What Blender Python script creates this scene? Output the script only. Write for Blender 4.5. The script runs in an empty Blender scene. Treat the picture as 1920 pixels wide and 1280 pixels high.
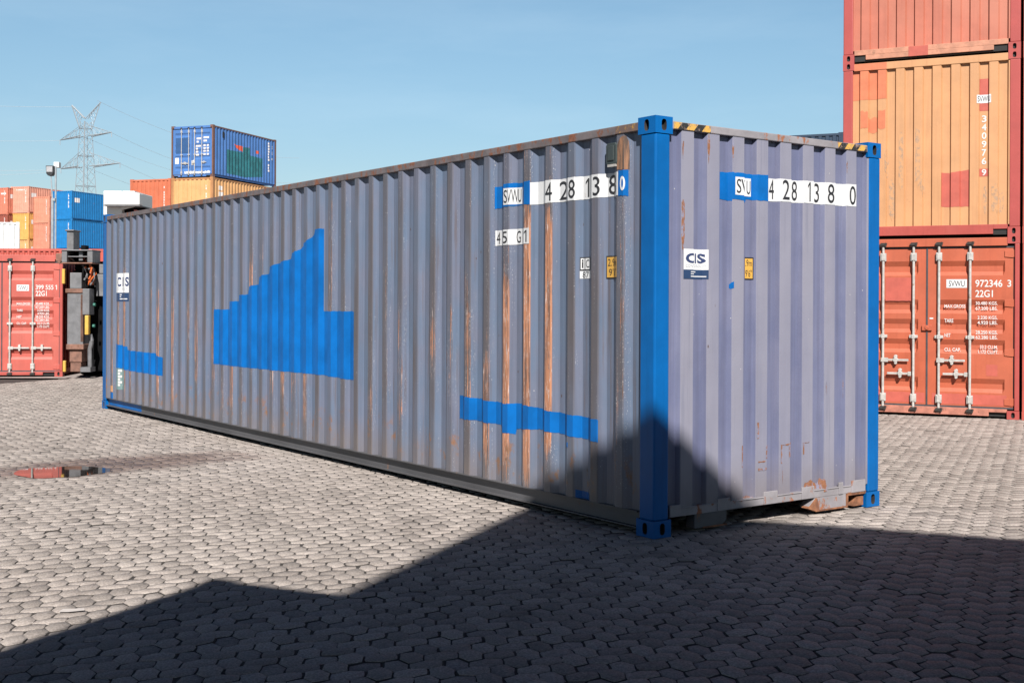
import bpy, bmesh, math, random
import numpy as np
from mathutils import Matrix, Vector
R = math.radians
random.seed(7); rng = np.random.default_rng(11)
scene = bpy.context.scene
COL = scene.collection

# ------------------------------------------------------------------ camera
cam_d = bpy.data.cameras.new('camera'); cam = bpy.data.objects.new('camera', cam_d); COL.objects.link(cam)
cam_d.sensor_width = 36; cam_d.lens = 2260.77/1920*36
cam_d.shift_y = -(640-566.85)/1920
cam_d.clip_start = .05; cam_d.clip_end = 3000
cam.matrix_world = Matrix.Translation((0, 0, 1.6116)) @ Matrix.Rotation(R(90), 4, 'X') @ Matrix.Rotation(.00465, 4, 'Z')
scene.camera = cam
# ------------------------------------------------------------------ sky, sun, exposure
SUN_AZ, SUN_EL = R(-3), R(40.3)            # direction the light travels, right of the view axis; elevation
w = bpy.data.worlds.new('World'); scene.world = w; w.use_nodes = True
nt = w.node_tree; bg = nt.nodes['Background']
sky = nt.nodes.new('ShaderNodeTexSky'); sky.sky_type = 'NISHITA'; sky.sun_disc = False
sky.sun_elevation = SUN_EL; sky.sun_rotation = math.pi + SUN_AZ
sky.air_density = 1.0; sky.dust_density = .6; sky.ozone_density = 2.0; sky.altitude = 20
# a clear, deep sky: palest at the horizon, much darker overhead
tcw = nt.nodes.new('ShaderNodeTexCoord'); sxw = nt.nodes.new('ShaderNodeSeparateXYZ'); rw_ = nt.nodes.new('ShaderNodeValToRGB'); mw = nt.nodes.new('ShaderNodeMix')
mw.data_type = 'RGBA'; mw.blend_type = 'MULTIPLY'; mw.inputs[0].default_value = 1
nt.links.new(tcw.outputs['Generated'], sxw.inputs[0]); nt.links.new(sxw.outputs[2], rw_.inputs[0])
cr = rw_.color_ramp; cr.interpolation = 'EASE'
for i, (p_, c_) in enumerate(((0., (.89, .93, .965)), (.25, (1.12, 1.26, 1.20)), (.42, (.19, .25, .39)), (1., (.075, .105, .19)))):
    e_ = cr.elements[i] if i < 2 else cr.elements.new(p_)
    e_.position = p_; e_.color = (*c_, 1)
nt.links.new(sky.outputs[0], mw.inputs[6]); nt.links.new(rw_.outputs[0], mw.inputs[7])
# faint wisps of high cloud
mpw = nt.nodes.new('ShaderNodeMapping'); nzw = nt.nodes.new('ShaderNodeTexNoise'); mrw = nt.nodes.new('ShaderNodeMapRange'); cw = nt.nodes.new('ShaderNodeMix')
mpw.inputs['Scale'].default_value = (2.2, 1.2, 11); mpw.inputs['Rotation'].default_value = (0, .12, 0); nzw.inputs['Scale'].default_value = 1.6; nzw.inputs['Detail'].default_value = 7; nzw.inputs['Roughness'].default_value = .58
nt.links.new(tcw.outputs['Generated'], mpw.inputs[0]); nt.links.new(mpw.outputs[0], nzw.inputs['Vector']); nt.links.new(nzw.outputs['Fac'], mrw.inputs[0])
for i_, q_ in enumerate((.48, .85, 0., .10)): mrw.inputs[1+i_].default_value = q_
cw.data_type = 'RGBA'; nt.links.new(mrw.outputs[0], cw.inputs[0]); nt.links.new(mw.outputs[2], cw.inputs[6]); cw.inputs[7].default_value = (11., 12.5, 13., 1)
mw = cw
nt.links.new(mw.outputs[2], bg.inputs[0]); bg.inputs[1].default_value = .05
sun_d = bpy.data.lights.new('sun', 'SUN'); sun = bpy.data.objects.new('sun', sun_d); COL.objects.link(sun)
sun_d.energy = 5.0; sun_d.angle = R(.42); sun_d.color = (1, .955, .9)
sdir = Vector((math.sin(SUN_AZ)*math.cos(SUN_EL), math.cos(SUN_AZ)*math.cos(SUN_EL), -math.sin(SUN_EL)))
sun.rotation_euler = sdir.to_track_quat('-Z', 'Y').to_euler()
sun.location = (0, -20, 30)
vs = scene.view_settings
vs.view_transform = 'Standard'; vs.look = 'None'; vs.gamma = 1; vs.use_curve_mapping = False
vs.exposure = .99

# ================================================================== helpers
def empty(name, loc, rz=0, label=None, cat=None, group=None):
    o = bpy.data.objects.new(name, None); COL.objects.link(o)
    o.location = loc; o.rotation_euler = (0, 0, rz); o.empty_display_size = .3
    if label: tag(o, label, cat, group)
    return o
def tag(o, label=None, cat=None, group=None, kind=None):
    if label: o['label'] = label
    if cat: o['category'] = cat
    if group: o['group'] = group
    if kind: o['kind'] = kind
    return o
class MB:
    """collects shapes for ONE mesh object"""
    def __init__(self): self.v = []; self.f = []; self.m = []
    def add(self, vs, fs, mi=0):
        b = len(self.v); self.v += [tuple(p) for p in vs]
        self.f += [tuple(b+i for i in f) for f in fs]; self.m += [mi]*len(fs)
    def box(self, a, b, mi=0):
        x0, y0, z0 = a; x1, y1, z1 = b
        if x0 > x1: x0, x1 = x1, x0
        if y0 > y1: y0, y1 = y1, y0
        if z0 > z1: z0, z1 = z1, z0
        self.add([(x0,y0,z0),(x1,y0,z0),(x1,y1,z0),(x0,y1,z0),(x0,y0,z1),(x1,y0,z1),(x1,y1,z1),(x0,y1,z1)],
                 [(0,3,2,1),(4,5,6,7),(0,1,5,4),(1,2,6,5),(2,3,7,6),(3,0,4,7)], mi)
    def tube(self, a, b, r, n=10, mi=0, r2=None, cap=True):
        a = Vector(a); b = Vector(b); d = (b-a)
        if d.length < 1e-6: return
        q = d.to_track_quat('Z', 'Y').to_matrix(); r2 = r if r2 is None else r2
        vs = []
        for c, rr in ((a, r), (b, r2)):
            for i in range(n):
                t = 2*math.pi*i/n; vs.append(c + q @ Vector((math.cos(t)*rr, math.sin(t)*rr, 0)))
        fs = [(i, (i+1) % n, n+(i+1) % n, n+i) for i in range(n)]
        if cap: fs += [tuple(range(n-1, -1, -1)), tuple(range(n, 2*n))]
        self.add(vs, fs, mi)
    def path(self, pts, r, n=8, mi=0):
        for a, b in zip(pts[:-1], pts[1:]): self.tube(a, b, r, n, mi)
    def prism(self, poly, axis, c0, c1, mi=0):
        """polygon in the two other axes pushed from c0 to c1 along axis"""
        def P(p, c):
            return {'x': (c, p[0], p[1]), 'y': (p[0], c, p[1]), 'z': (p[0], p[1], c)}[axis]
        n = len(poly)
        vs = [P(p, c0) for p in poly]+[P(p, c1) for p in poly]
        fs = [tuple(range(n)), tuple(range(2*n-1, n-1, -1))]+[(i, n+i, n+(i+1) % n, (i+1) % n) for i in range(n)]
        self.add(vs, fs, mi)
    def build(self, name, mats, parent=None, bevel=0, seg=2, smooth=False, label=None):
        me = bpy.data.meshes.new(name); me.from_pydata(self.v, [], self.f)
        if not isinstance(mats, (list, tuple)): mats = [mats]
        for m in mats: me.materials.append(m)
        for p, mi in zip(me.polygons, self.m): p.material_index = mi
        bm = bmesh.new(); bm.from_mesh(me)
        bmesh.ops.recalc_face_normals(bm, faces=bm.faces)
        bm.to_mesh(me); bm.free()
        if smooth: me.polygons.foreach_set('use_smooth', [True]*len(me.polygons))
        me.update()
        o = bpy.data.objects.new(name, me); COL.objects.link(o)
        if parent: o.parent = parent
        if bevel:
            md = o.modifiers.new('bevel', 'BEVEL'); md.width = bevel; md.segments = seg; md.limit_method = 'ANGLE'; md.angle_limit = R(40)
        if label: o['label'] = label
        return o
def copy_tree(o, parent=None, color=None):
    c = o.copy(); COL.objects.link(c); c.parent = parent
    if color and o.get('tint', 0): c.color = color
    for ch in list(o.children): copy_tree(ch, c, color)
    return c

# ------------------------------------------------------------------ materials
class NT:
    def __init__(self, name):
        self.mat = bpy.data.materials.new(name); self.mat.use_nodes = True
        self.t = self.mat.node_tree; self.b = self.t.nodes['Principled BSDF']
        self.tc = None
    def n(self, ty, **kw):
        x = self.t.nodes.new(ty)
        for k, v in kw.items(): setattr(x, k, v)
        return x
    def l(self, a, b): self.t.links.new(a, b)
    def put(self, sock, v):
        if hasattr(v, 'links'): self.l(v, sock)
        elif isinstance(v, (tuple, list)) and len(v) == 3 and sock.type == 'RGBA': sock.default_value = (*v, 1)
        else: sock.default_value = v
    def co(self):
        if not self.tc: self.tc = self.n('ShaderNodeTexCoord')
        return self.tc.outputs['Object']
    def xyz(self):
        s = self.n('ShaderNodeSeparateXYZ'); self.l(self.co(), s.inputs[0]); return s.outputs
    def noise(self, sc=(1, 1, 1), scale=5, detail=4, rough=.6, loc=(0, 0, 0), vec=None):
        m = self.n('ShaderNodeMapping'); self.l(vec or self.co(), m.inputs[0])
        m.inputs['Scale'].default_value = sc; m.inputs['Location'].default_value = loc
        x = self.n('ShaderNodeTexNoise'); self.l(m.outputs[0], x.inputs['Vector'])
        x.inputs['Scale'].default_value = scale; x.inputs['Detail'].default_value = detail; x.inputs['Roughness'].default_value = rough
        return x.outputs['Fac']
    def voro(self, sc=(1, 1, 1), scale=5, feature='F1', out='Distance'):
        m = self.n('ShaderNodeMapping'); self.l(self.co(), m.inputs[0]); m.inputs['Scale'].default_value = sc
        x = self.n('ShaderNodeTexVoronoi', feature=feature); self.l(m.outputs[0], x.inputs['Vector']); x.inputs['Scale'].default_value = scale
        return x.outputs[out]
    def rng(self, v, a, b, c=0., d=1., smooth=True):
        x = self.n('ShaderNodeMapRange', interpolation_type='SMOOTHSTEP' if smooth else 'LINEAR'); x.clamp = True
        self.put(x.inputs[0], v)
        for i, q in enumerate((a, b, c, d)): x.inputs[1+i].default_value = q
        return x.outputs[0]
    def math(self, op, a, b=0.):
        x = self.n('ShaderNodeMath', operation=op); self.put(x.inputs[0], a); self.put(x.inputs[1], b); return x.outputs[0]
    def mul(self, *a):
        r = a[0]
        for q in a[1:]: r = self.math('MULTIPLY', r, q)
        return r
    def mix(self, f, a, b, mode='MIX'):
        x = self.n('ShaderNodeMix', data_type='RGBA', blend_type=mode)
        self.put(x.inputs[0], f); self.put(x.inputs[6], a); self.put(x.inputs[7], b); return x.outputs[2]
    def bump(self, h, strength=.3, dist=.01, prev=None):
        x = self.n('ShaderNodeBump'); x.inputs['Strength'].default_value = strength; x.inputs['Distance'].default_value = dist
        self.put(x.inputs['Height'], h)
        if prev is not None: self.l(prev, x.inputs['Normal'])
        return x.outputs[0]
    def done(self, col, rough=.5, metal=0., normal=None, spec=None):
        self.put(self.b.inputs['Base Color'], self.mix(1., col, (.64,)*3, 'MULTIPLY')); self.put(self.b.inputs['Roughness'], rough); self.put(self.b.inputs['Metallic'], metal)
        if normal is not None: self.l(normal, self.b.inputs['Normal'])
        if spec is not None: self.b.inputs['Specular IOR Level'].default_value = spec
        return self.mat
def plain(name, col, rough=.5, metal=0., var=.12, scale=6, rust=0., rustcol=(.22, .09, .04), streak=False, bump=.15, sc=None, tint=False, fade=0., fadecol=(.6, .5, .45)):
    """aged paint: clouding, vertical streaks, rust that breaks through"""
    N = NT(name)
    if tint:
        oi = N.n('ShaderNodeObjectInfo'); base = oi.outputs['Color']
    else: base = col
    n1 = N.noise(sc or (1, 1, 1), scale, 5, .62)
    c = N.mix(N.rng(n1, .3, .7), N.mix(1., base, (1-var,)*3, 'MULTIPLY'), N.mix(1., base, (1+var*.6,)*3, 'MULTIPLY'))
    if fade:
        c = N.mix(N.mul(N.rng(N.noise((1, 1, .5), 1.7, 3, .5, (3, 1, 7)), .42, .7), fade), c, fadecol)
    if streak:
        s = N.noise((9, 9, .35), 2.2, 3, .6)
        c = N.mix(N.mul(N.rng(s, .5, .75), .35), c, N.mix(1., c, (.72, .68, .66), 'MULTIPLY'))
    r = rough
    if rust:
        nr = N.noise((1, 1, .6), 9, 8, .72, (4.2, 7.7, 1.3))
        mk = N.rng(nr, .70-.22*rust, .76-.22*rust)
        rc = N.mix(N.noise((1, 1, 1), 38, 3), N.mix(1., rustcol, (.45, .4, .4), 'MULTIPLY'), N.mix(1., rustcol, (1.8, 1.7, 1.6), 'MULTIPLY'))
        c = N.mix(mk, c, rc); r = N.rng(mk, 0, 1, rough, .85)
    nb = N.bump(N.noise((1, 1, 1), 22, 4), bump, .006)
    return N.done(c, r, metal, nb)

def corr_paint(name, base_a, base_b, worn, axis, off, rust=1., rusttop=1., spots=True, fadeouter=0.):
    """old container wall: paint kept in the folds, scraped and rusting on the raised ribs"""
    N = NT(name); X = N.xyz(); z = X[2]
    dep = X[0] if axis == 'x' else X[1]; along = 1 if axis == 'x' else 0
    S = (lambda a, v, d=1.: tuple([d, a, v] if along == 1 else [a, d, v]))
    outer = N.rng(dep, off+.002, off+.009, 1, 0)
    cloud = N.noise(S(1, .6), 2.6, 5, .62)
    stre = N.noise(S(26, .5, 8.), 1.0, 4, .65)
    c = N.mix(N.rng(cloud, .32, .68), base_a, base_b)
    c = N.mix(N.mul(N.rng(stre, .40, .66), .55), c, N.mix(1., c, (.74, .70, .70), 'MULTIPLY'))
    c = N.mix(N.mul(N.rng(N.noise(S(18, .35, 8.), 1.3, 3, .6, (9, 4, 2)), .55, .75), .35), c, N.mix(1., c, (1.22, 1.24, 1.26), 'MULTIPLY'))
    wornm = N.mul(outer, N.rng(N.noise(S(2.4, .5), 1.2, 3, .6, (2, 5, 1)), .32, .62, .25+fadeouter*.4, .92))
    c = N.mix(wornm, c, worn)
    if rust:
        wa = N.n('ShaderNodeAttribute'); wa.attribute_name = 'wear'; wear = wa.outputs['Fac']
        fine = N.noise(S(44, .9, 4.), 1.0, 6, .74, (5, 2, 9))
        brk = N.noise(S(3.2, 5.5), 1., 5, .7, (2, 8, 8))
        comb = N.math('ADD', N.math('ADD', fine, N.mul(wear, .46)), N.math('MULTIPLY', N.math('SUBTRACT', brk, .5), .30))
        mk = N.mul(outer, N.rng(comb, .725, .765), rust)
        hot = N.rng(N.math('ADD', N.noise(S(50, 1.5), 1., 4, .7), N.mul(wear, .22)), .53, .70)
        rc = N.mix(hot, (.135, .085, .072), (.64, .285, .155))
        rc = N.mix(N.rng(N.noise(S(80, 7), 1., 5, .75, (7, 7, 3)), .56, .62), rc, (.80, .66, .62))
        c = N.mix(mk, c, rc)
        # pale scratches beside the rust
        sc_ = N.mul(N.rng(comb, .66, .69), N.rng(comb, .75, .71), N.rng(N.noise(S(120, 85), 1., 3, .7), .58, .64), N.rng(dep, off+.034, off+.02), rust)
        c = N.mix(sc_, c, (.74, .72, .73))
    run = N.mul(N.rng(N.noise(S(20, .55, 6.), 1., 5, .7, (4, 6, 2)), .54, .68), N.rng(N.noise(S(1.1, .9), 1., 2, .5, (1, 1, 6)), .40, .58))
    c = N.mix(N.mul(run, .60 if rust else .32), c, (.135, .095, .085) if rust else (.135, .15, .225))
    if spots:
        sp = N.mul(N.rng(N.noise(S(5, 3.4), 1.5, 5, .7, (8, 1, 4)), .55, .66), N.rng(z, .62, .38, 0, 1), N.rng(z, .17, .26, 0, 1))
        c = N.mix(sp, c, N.mix(N.noise(S(30, 30), 1.), (.16, .075, .045), (.40, .19, .08)))
    dots = N.mul(N.rng(N.voro((1, 1, .5), 7.), .055, .035), N.rng(N.noise((1, 1, 1), 2.), .48, .56))
    c = N.mix(dots, c, (.10, .06, .05))
    chips = N.mul(N.rng(N.voro((1.3, 1.3, .9), 9.), .05, .03), N.rng(N.noise((1, 1, 1), 1.4, 2, .5, (5, 9, 1)), .52, .6))
    c = N.mix(chips, c, (.62, .6, .6))
    dust = N.mul(N.rng(z, .55, .16, 0, .55), N.rng(cloud, .3, .6, .5, 1))
    c = N.mix(dust, c, (.20, .165, .15))
    b = N.bump(N.noise(S(1, .8), 3.2, 2, .5, (3, 3, 3)), .35, .03)
    b = N.bump(N.noise((1, 1, 1), 60, 3), .12, .004, b)
    return N.done(c, N.rng(cloud, .3, .7, .42, .6), 0, b)

M = {}
M['blue'] = plain('fresh_blue_paint', (.0, .128, .42), .42, 0, .12, 3, .10, (.20, .10, .07), streak=True, bump=.08)
M['blue_roll'] = plain('rolled_blue_paint', (.0, .145, .50), .5, 0, .22, 2.6, .04, (.25, .14, .1), streak=True, bump=.14)
M['left_wall'] = corr_paint('scraped_slate_paint', (.140, .192, .286), (.170, .190, .268), (.125, .110, .116), 'x', .008, 1.)
M['end_wall'] = corr_paint('lavender_grey_paint', (.155, .172, .288), (.19, .202, .315), (.305, .30, .368), 'y', .010, 0, spots=False, fadeouter=1.)
M['rail_rust'] = plain('rusted_rail_paint', (.175, .150, .155), .65, 0, .3, 5, .85, (.20, .085, .05), bump=.4)
M['rail_grey'] = plain('faded_grey_rail_paint', (.33, .31, .33), .55, 0, .2, 4, .62, (.30, .12, .06), bump=.25)
M['low_rail'] = plain('dusty_grey_rail_paint', (.105, .104, .112), .55, 0, .25, 3, .35, (.2, .12, .09), bump=.25, sc=(1, .3, 2))
M['rust'] = plain('bare_rust', (.30, .125, .06), .85, 0, .5, 14, .9, (.16, .07, .04), bump=.5)
M['dark'] = plain('cavity_shade_black', (.015, .014, .014), .8, 0, .2)  # near black paints the shade inside slots and pockets
M['under'] = plain('dirty_underside', (.05, .045, .04), .85, 0, .3)
M['white_vinyl'] = plain('white_vinyl', (.78, .79, .80), .45, 0, .06, 9, .18, (.35, .3, .28), bump=.05)
M['white_clean'] = plain('white_sticker', (.80, .81, .82), .4, 0, .04, 9, bump=.04)
M['black_ink'] = plain('black_lettering', (.022, .022, .026), .5, 0, .2, 30, .22, (.4, .4, .4), bump=.05)
M['grey_ink'] = plain('pale_grey_lettering', (.60, .63, .68), .5, 0, .1)
M['navy'] = plain('navy_print', (.035, .055, .15), .45, 0, .1)
M['navy_panel'] = plain('navy_panel', (.022, .055, .14), .45, 0, .1)
M['yellow_sticker'] = plain('yellow_sticker', (.78, .44, .08), .45, 0, .08)
M['teal'] = plain('old_teal_paint', (.22, .34, .34), .6, 0, .2, 8, .3)
M['gasket'] = plain('grey_rubber_gasket', (.055, .055, .065), .7, 0, .3, 8)
M['zinc'] = plain('galvanised_pale_steel', (.56, .54, .51), .5, .1, .2, 14, .45, (.30, .22, .16), bump=.2)
M['cam'] = plain('rusty_black_cam', (.035, .028, .025), .75, 0, .4, 30, .4)
M['white_letter'] = plain('white_stencil_paint', (.80, .76, .74), .55, 0, .06, 20, .25, (.65, .3, .24), bump=.05)
M['red'] = plain('brick_red_paint', (.47, .08, .062), .48, 0, .10, 3, .10, (.35, .12, .08), streak=True, fade=.12, fadecol=(.6, .22, .17))
M['post_red'] = plain('fresh_red_post_paint', (.47, .085, .075), .42, 0, .08, 3, .05)
M['door_red'] = plain('orange_red_door_paint', (.53, .115, .052), .5, 0, .12, 2.5, .16, (.32, .12, .08), streak=True, fade=.25, fadecol=(.55, .165, .095))
M['door_red_left'] = plain('salmon_red_door_paint', (.54, .105, .078), .5, 0, .12, 2.5, .12, (.32, .12, .08), streak=True, fade=.2, fadecol=(.64, .2, .15))
M['sill_red'] = plain('scuffed_red_sill_paint', (.52, .20, .14), .6, 0, .25, 9, .55, (.22, .1, .07), bump=.25)
M['orange_panel'] = plain('faded_salmon_panel_paint', (.56, .175, .112), .5, 0, .12, 2, .12, (.4, .2, .12), streak=True, fade=.45, fadecol=(.58, .235, .155))
M['yellow_panel'] = plain('ochre_yellow_panel_paint', (.66, .335, .155), .5, 0, .10, 2, .14, (.38, .2, .1), streak=True, fade=.3, fadecol=(.60, .33, .17))
M['patch_red'] = plain('red_touch_up_paint', (.56, .12, .085), .5, 0, .12, 6)
M['patch_orange'] = plain('orange_touch_up_paint', (.70, .21, .10), .5, 0, .12, 6, streak=True)
M['stain'] = plain('grey_stain', (.52, .33, .18), .6, 0, .3, 12)
M['tint'] = plain('far_container_paint', None, .5, 0, .12, 2.2, .22, (.25, .1, .06), streak=True, tint=True)
M['tint_frame'] = plain('far_frame_paint', None, .5, 0, .2, 3, .35, (.25, .1, .06), tint=True)
M['white_paint'] = plain('white_machine_paint', (.80, .80, .78), .4, 0, .04, 2)
M['steel_grey'] = plain('grey_machine_paint', (.19, .19, .20), .5, .1, .25, 6, .25, (.12, .07, .05), bump=.2)
M['dark_machine'] = plain('black_machine_paint', (.008, .008, .009), .8, 0, .4, 6)
M['rust_machine'] = plain('rusty_machine_steel', (.24, .12, .085), .8, 0, .35, 9, .6, (.16, .08, .05))
M['yellow_machine'] = plain('yellow_machine_paint', (.72, .42, .07), .5, 0, .15, 9, .2)
M['galv'] = plain('lattice_zinc', (.36, .41, .45), .5, .1, .15)
M['cable'] = plain('aluminium_cable', (.55, .62, .68), .6, 0, .05)
M['black'] = plain('black_housing', (.02, .022, .026), .5, 0, .2)
M['glass'] = plain('lamp_glass', (.45, .45, .47), .15, 0, .3, 30)

# hazard stripes: real tape, worn off to rust
def hazard():
    N = NT('worn_hazard_tape'); X = N.xyz()
    s = N.math('SUBTRACT', N.math('ADD', X[0], X[1]), N.mul(X[2], .9))
    fr = N.math('FRACT', N.math('MULTIPLY', s, 1/.155))
    st = N.math('GREATER_THAN', fr, .5)
    c = N.mix(st, (.028, .027, .025), (.74, .43, .09))
    wear = N.rng(N.noise((1, 1, 1), 26, 6, .75), .53, .58)
    c = N.mix(wear, c, N.mix(N.noise((1, 1, 1), 50, 2), (.22, .09, .05), (.40, .33, .30)))
    return N.done(c, .55)
M['hazard'] = hazard()
M['dark_machine'].node_tree.nodes['Principled BSDF'].inputs['Specular IOR Level'].default_value = .08
for k_ in ('blue', 'blue_roll'): M[k_].node_tree.nodes['Principled BSDF'].inputs['Specular IOR Level'].default_value = .22

def burn():
    N = NT('burnt_scraped_paint'); n = N.noise((1, 40, 1.5), 1., 6, .75)
    c = N.mix(N.rng(n, .45, .55), (.10, .065, .05), (.40, .20, .11))
    return N.done(c, .8)
M['burn'] = burn()

def patchy(name, under, col, lo, hi, sc=(1, 1, .7)):
    N = NT(name); n = N.noise(sc, 24, 7, .75); m = N.rng(n, lo, hi)
    c = N.mix(m, under, N.mix(N.noise((1, 1, 1), 60, 3), tuple(q*.45 for q in col), tuple(min(1, q*1.5) for q in col)))
    return N.done(c, .65, 0, N.bump(n, .3, .004))
M['rust_mark'] = patchy('rust_bleeding_through_paint', (.27, .27, .37), (.30, .125, .06), .42, .52)
M['worn_hazard'] = patchy('scraped_off_hazard_tape', (.17, .115, .10), (.46, .26, .07), .53, .60)
M['stain_y'] = patchy('scuff_on_ochre', (.64, .33, .15), (.44, .28, .18), .46, .60)
GX, GY = math.sin(R(24)), math.cos(R(24))     # the yard's grid: one axis 24 degrees right of the view
def stone():
    N = NT('worn_concrete_pavers'); co = N.co(); X = N.xyz()
    geo = N.n('ShaderNodeNewGeometry'); rnd = geo.outputs['Random Per Island']
    c = N.mix(N.rng(rnd, 0, 1, 0, 1, False), (.37, .330, .302), (.58, .518, .474))
    big = N.noise((1, 1, 1), .55, 4, .6)
    c = N.mix(N.mul(N.rng(big, .35, .65), .55), c, N.mix(1., c, (.80, .78, .77), 'MULTIPLY'))
    grain = N.noise((1, 1, 1), 90, 5, .75)
    c = N.mix(N.rng(grain, .35, .7), N.mix(1., c, (.60, .585, .575), 'MULTIPLY'), N.mix(1., c, (1.2, 1.2, 1.2), 'MULTIPLY'))
    speck = N.rng(N.noise((1, 1, 1), 260, 2, .6), .64, .70)
    c = N.mix(N.mul(speck, .5), c, (.55, .53, .52))
    pits = N.rng(N.noise((1, 1, 1), 150, 3, .7, (3, 1, 0)), .66, .71)
    c = N.mix(N.mul(pits, .7), c, (.09, .08, .075))
    oil = N.mul(N.rng(N.noise((1, 1, 1), 1.3, 6, .7, (11, 4, 0)), .57, .72), .55)
    c = N.mix(oil, c, (.12, .105, .10))
    dirt = N.mul(N.rng(N.noise((1, 1, 1), 7, 5, .75, (2, 9, 0)), .62, .70), N.rng(N.noise((1, 1, 1), .9, 3, .6, (6, 1, 0)), .42, .60))
    c = N.mix(N.mul(dirt, .7), c, (.15, .125, .11))
    # damp brown margin round the puddle
    dx = N.math('SUBTRACT', X[0], -3.95); dy = N.math('SUBTRACT', X[1], 11.9)
    u = N.math('ADD', N.mul(dx, .80), N.mul(dy, .60)); v = N.math('SUBTRACT', N.mul(dy, .80), N.mul(dx, .60))
    d = N.math('SQRT', N.math('ADD', N.math('POWER', N.math('MULTIPLY', u, 1/1.55), 2.), N.math('POWER', N.math('MULTIPLY', v, 1/.62), 2.)))
    dd = N.math('ADD', d, N.math('MULTIPLY', N.math('SUBTRACT', N.noise((1, 1, 1), 3.2, 6, .7), .5), 1.5))
    wet = N.rng(dd, 1.25, .55, 0, 1)
    c = N.mix(N.mul(wet, .7), c, N.mix(1., c, (.40, .28, .235), 'MULTIPLY'))
    rough = N.rng(wet, 0, 1, .82, .42)
    b = N.bump(grain, .5, .004); b = N.bump(N.noise((1, 1, 1), 28, 3), .35, .006, b)
    return N.done(c, rough, 0, b, .3)
M['stone'] = stone()
def sand():
    N = NT('dark_joint_sand'); n = N.noise((1, 1, 1), 40, 5, .7)
    c = N.mix(n, (.018, .016, .015), (.066, .055, .048))
    return N.done(c, .95, 0, N.bump(n, .6, .006))
M['sand'] = sand()
def far_ground():
    N = NT('distant_paving'); n = N.noise((1, 1, 1), 5, 8, .75)
    c = N.mix(N.rng(n, .3, .7), (.36, .315, .295), (.48, .42, .395))
    c = N.mix(N.mul(N.rng(N.noise((1, 1, 1), 30, 4, .7), .55, .68), .6), c, (.16, .14, .125))
    c = N.mix(N.mul(N.rng(N.noise((1, 1, 1), .25, 4), .4, .65), .5), c, N.mix(1., c, (.8, .78, .77), 'MULTIPLY'))
    return N.done(c, .85, 0, N.bump(n, .4, .02), .3)
M['far_ground'] = far_ground()
def water():
    N = NT('puddle_water'); m = N.done((.035, .030, .028), .02, 0, N.bump(N.noise((1, 1, 1), 3, 2), .012, .01))
    N.b.inputs['IOR'].default_value = 1.33; N.b.inputs['Specular IOR Level'].default_value = 1.0
    return m
M['water'] = water()

# ================================================================== container building kit
class Prof:
    """folds of a corrugated wall: depth behind the raised ribs as a function of the run"""
    def __init__(self, pitch, phase, flat, slope, low, depth):
        self.p, self.ph, self.fl, self.sl, self.lo, self.d = pitch, phase, flat, slope, low, depth
    def depth(self, s):
        q = (s-self.ph) % self.p
        if q <= self.fl: return 0.
        q -= self.fl
        if q <= self.sl: return self.d*q/self.sl
        q -= self.sl
        if q <= self.lo: return self.d
        q -= self.lo
        return max(0., self.d*(1-q/max(1e-6, self.p-self.fl-self.sl-self.lo)))
    def breaks(self, a, b):
        out = [a, b]; k = math.floor((a-self.ph)/self.p)-1
        while self.ph+k*self.p < b+self.p:
            for o in (0, self.fl, self.fl+self.sl, self.fl+self.sl+self.lo):
                s = self.ph+k*self.p+o
                if a+1e-4 < s < b-1e-4: out.append(s)
            k += 1
        return sorted(out)
class Flat:
    def depth(self, s): return 0.
    def breaks(self, a, b): return [a, b]
class Wall:
    """a: run from left to right as seen from outside, z up"""
    def __init__(self, side, prof, off, W=2.438):
        self.s, self.pr, self.off, self.W = side, prof, off, W
    def run(self, a): return -a if self.s == 'left' else a
    def P(self, a, z, out=0.):
        s = self.run(a); d = self.off+self.pr.depth(s)-out
        if self.s == 'front': return (s, d, z)
        if self.s == 'left': return (d, s, z)
        return (self.W-d, s, z)
    def breaks(self, a, b):
        if self.s == 'left': return sorted(-q for q in self.pr.breaks(-b, -a))
        return self.pr.breaks(a, b)
def wall_mesh(mb, wall, a0, a1, z0, z1, mi=0, nz=1, dent=0.):
    br = wall.breaks(a0, a1); n = len(br); vs = []; fs = []
    for k in range(nz+1):
        for a in br: vs.append(wall.P(a, z0+(z1-z0)*k/nz))
    for k in range(nz):
        for i in range(n-1): fs.append((k*n+i, k*n+i+1, (k+1)*n+i+1, (k+1)*n+i))
    mb.add(vs, fs, mi)
def interp(pts, a):
    if a <= pts[0][0]: return pts[0][1]
    for (x0, y0), (x1, y1) in zip(pts[:-1], pts[1:]):
        if a <= x1: return y0+(y1-y0)*(a-x0)/max(1e-6, x1-x0)
    return pts[-1][1]
def strip(mb, wall, top, bot, out=.002, mi=0, ragged=0., step=.03):
    a0, a1 = max(top[0][0], bot[0][0]), min(top[-1][0], bot[-1][0])
    br = set(wall.breaks(a0, a1)) | {p[0] for p in top+bot if a0 < p[0] < a1}
    if ragged:
        k = a0
        while k < a1: br.add(k); k += step
    br = sorted(br); vs = []; fs = []
    rr = random.Random(int(abs(a0)*1000)+3)
    for a in br:
        j = ragged*rr.uniform(-1, 1); k = ragged*rr.uniform(-1, 1)
        vs += [wall.P(a, interp(bot, a)+k, out), wall.P(a, interp(top, a)+j, out)]
    for i in range(len(br)-1): fs.append((2*i, 2*i+2, 2*i+3, 2*i+1))
    mb.add(vs, fs, mi)
def rect(mb, wall, a0, a1, z0, z1, out=.002, mi=0, ragged=0.):
    strip(mb, wall, [(a0, z1), (a1, z1)], [(a0, z0), (a1, z0)], out, mi, ragged)
EYE = {}
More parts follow.
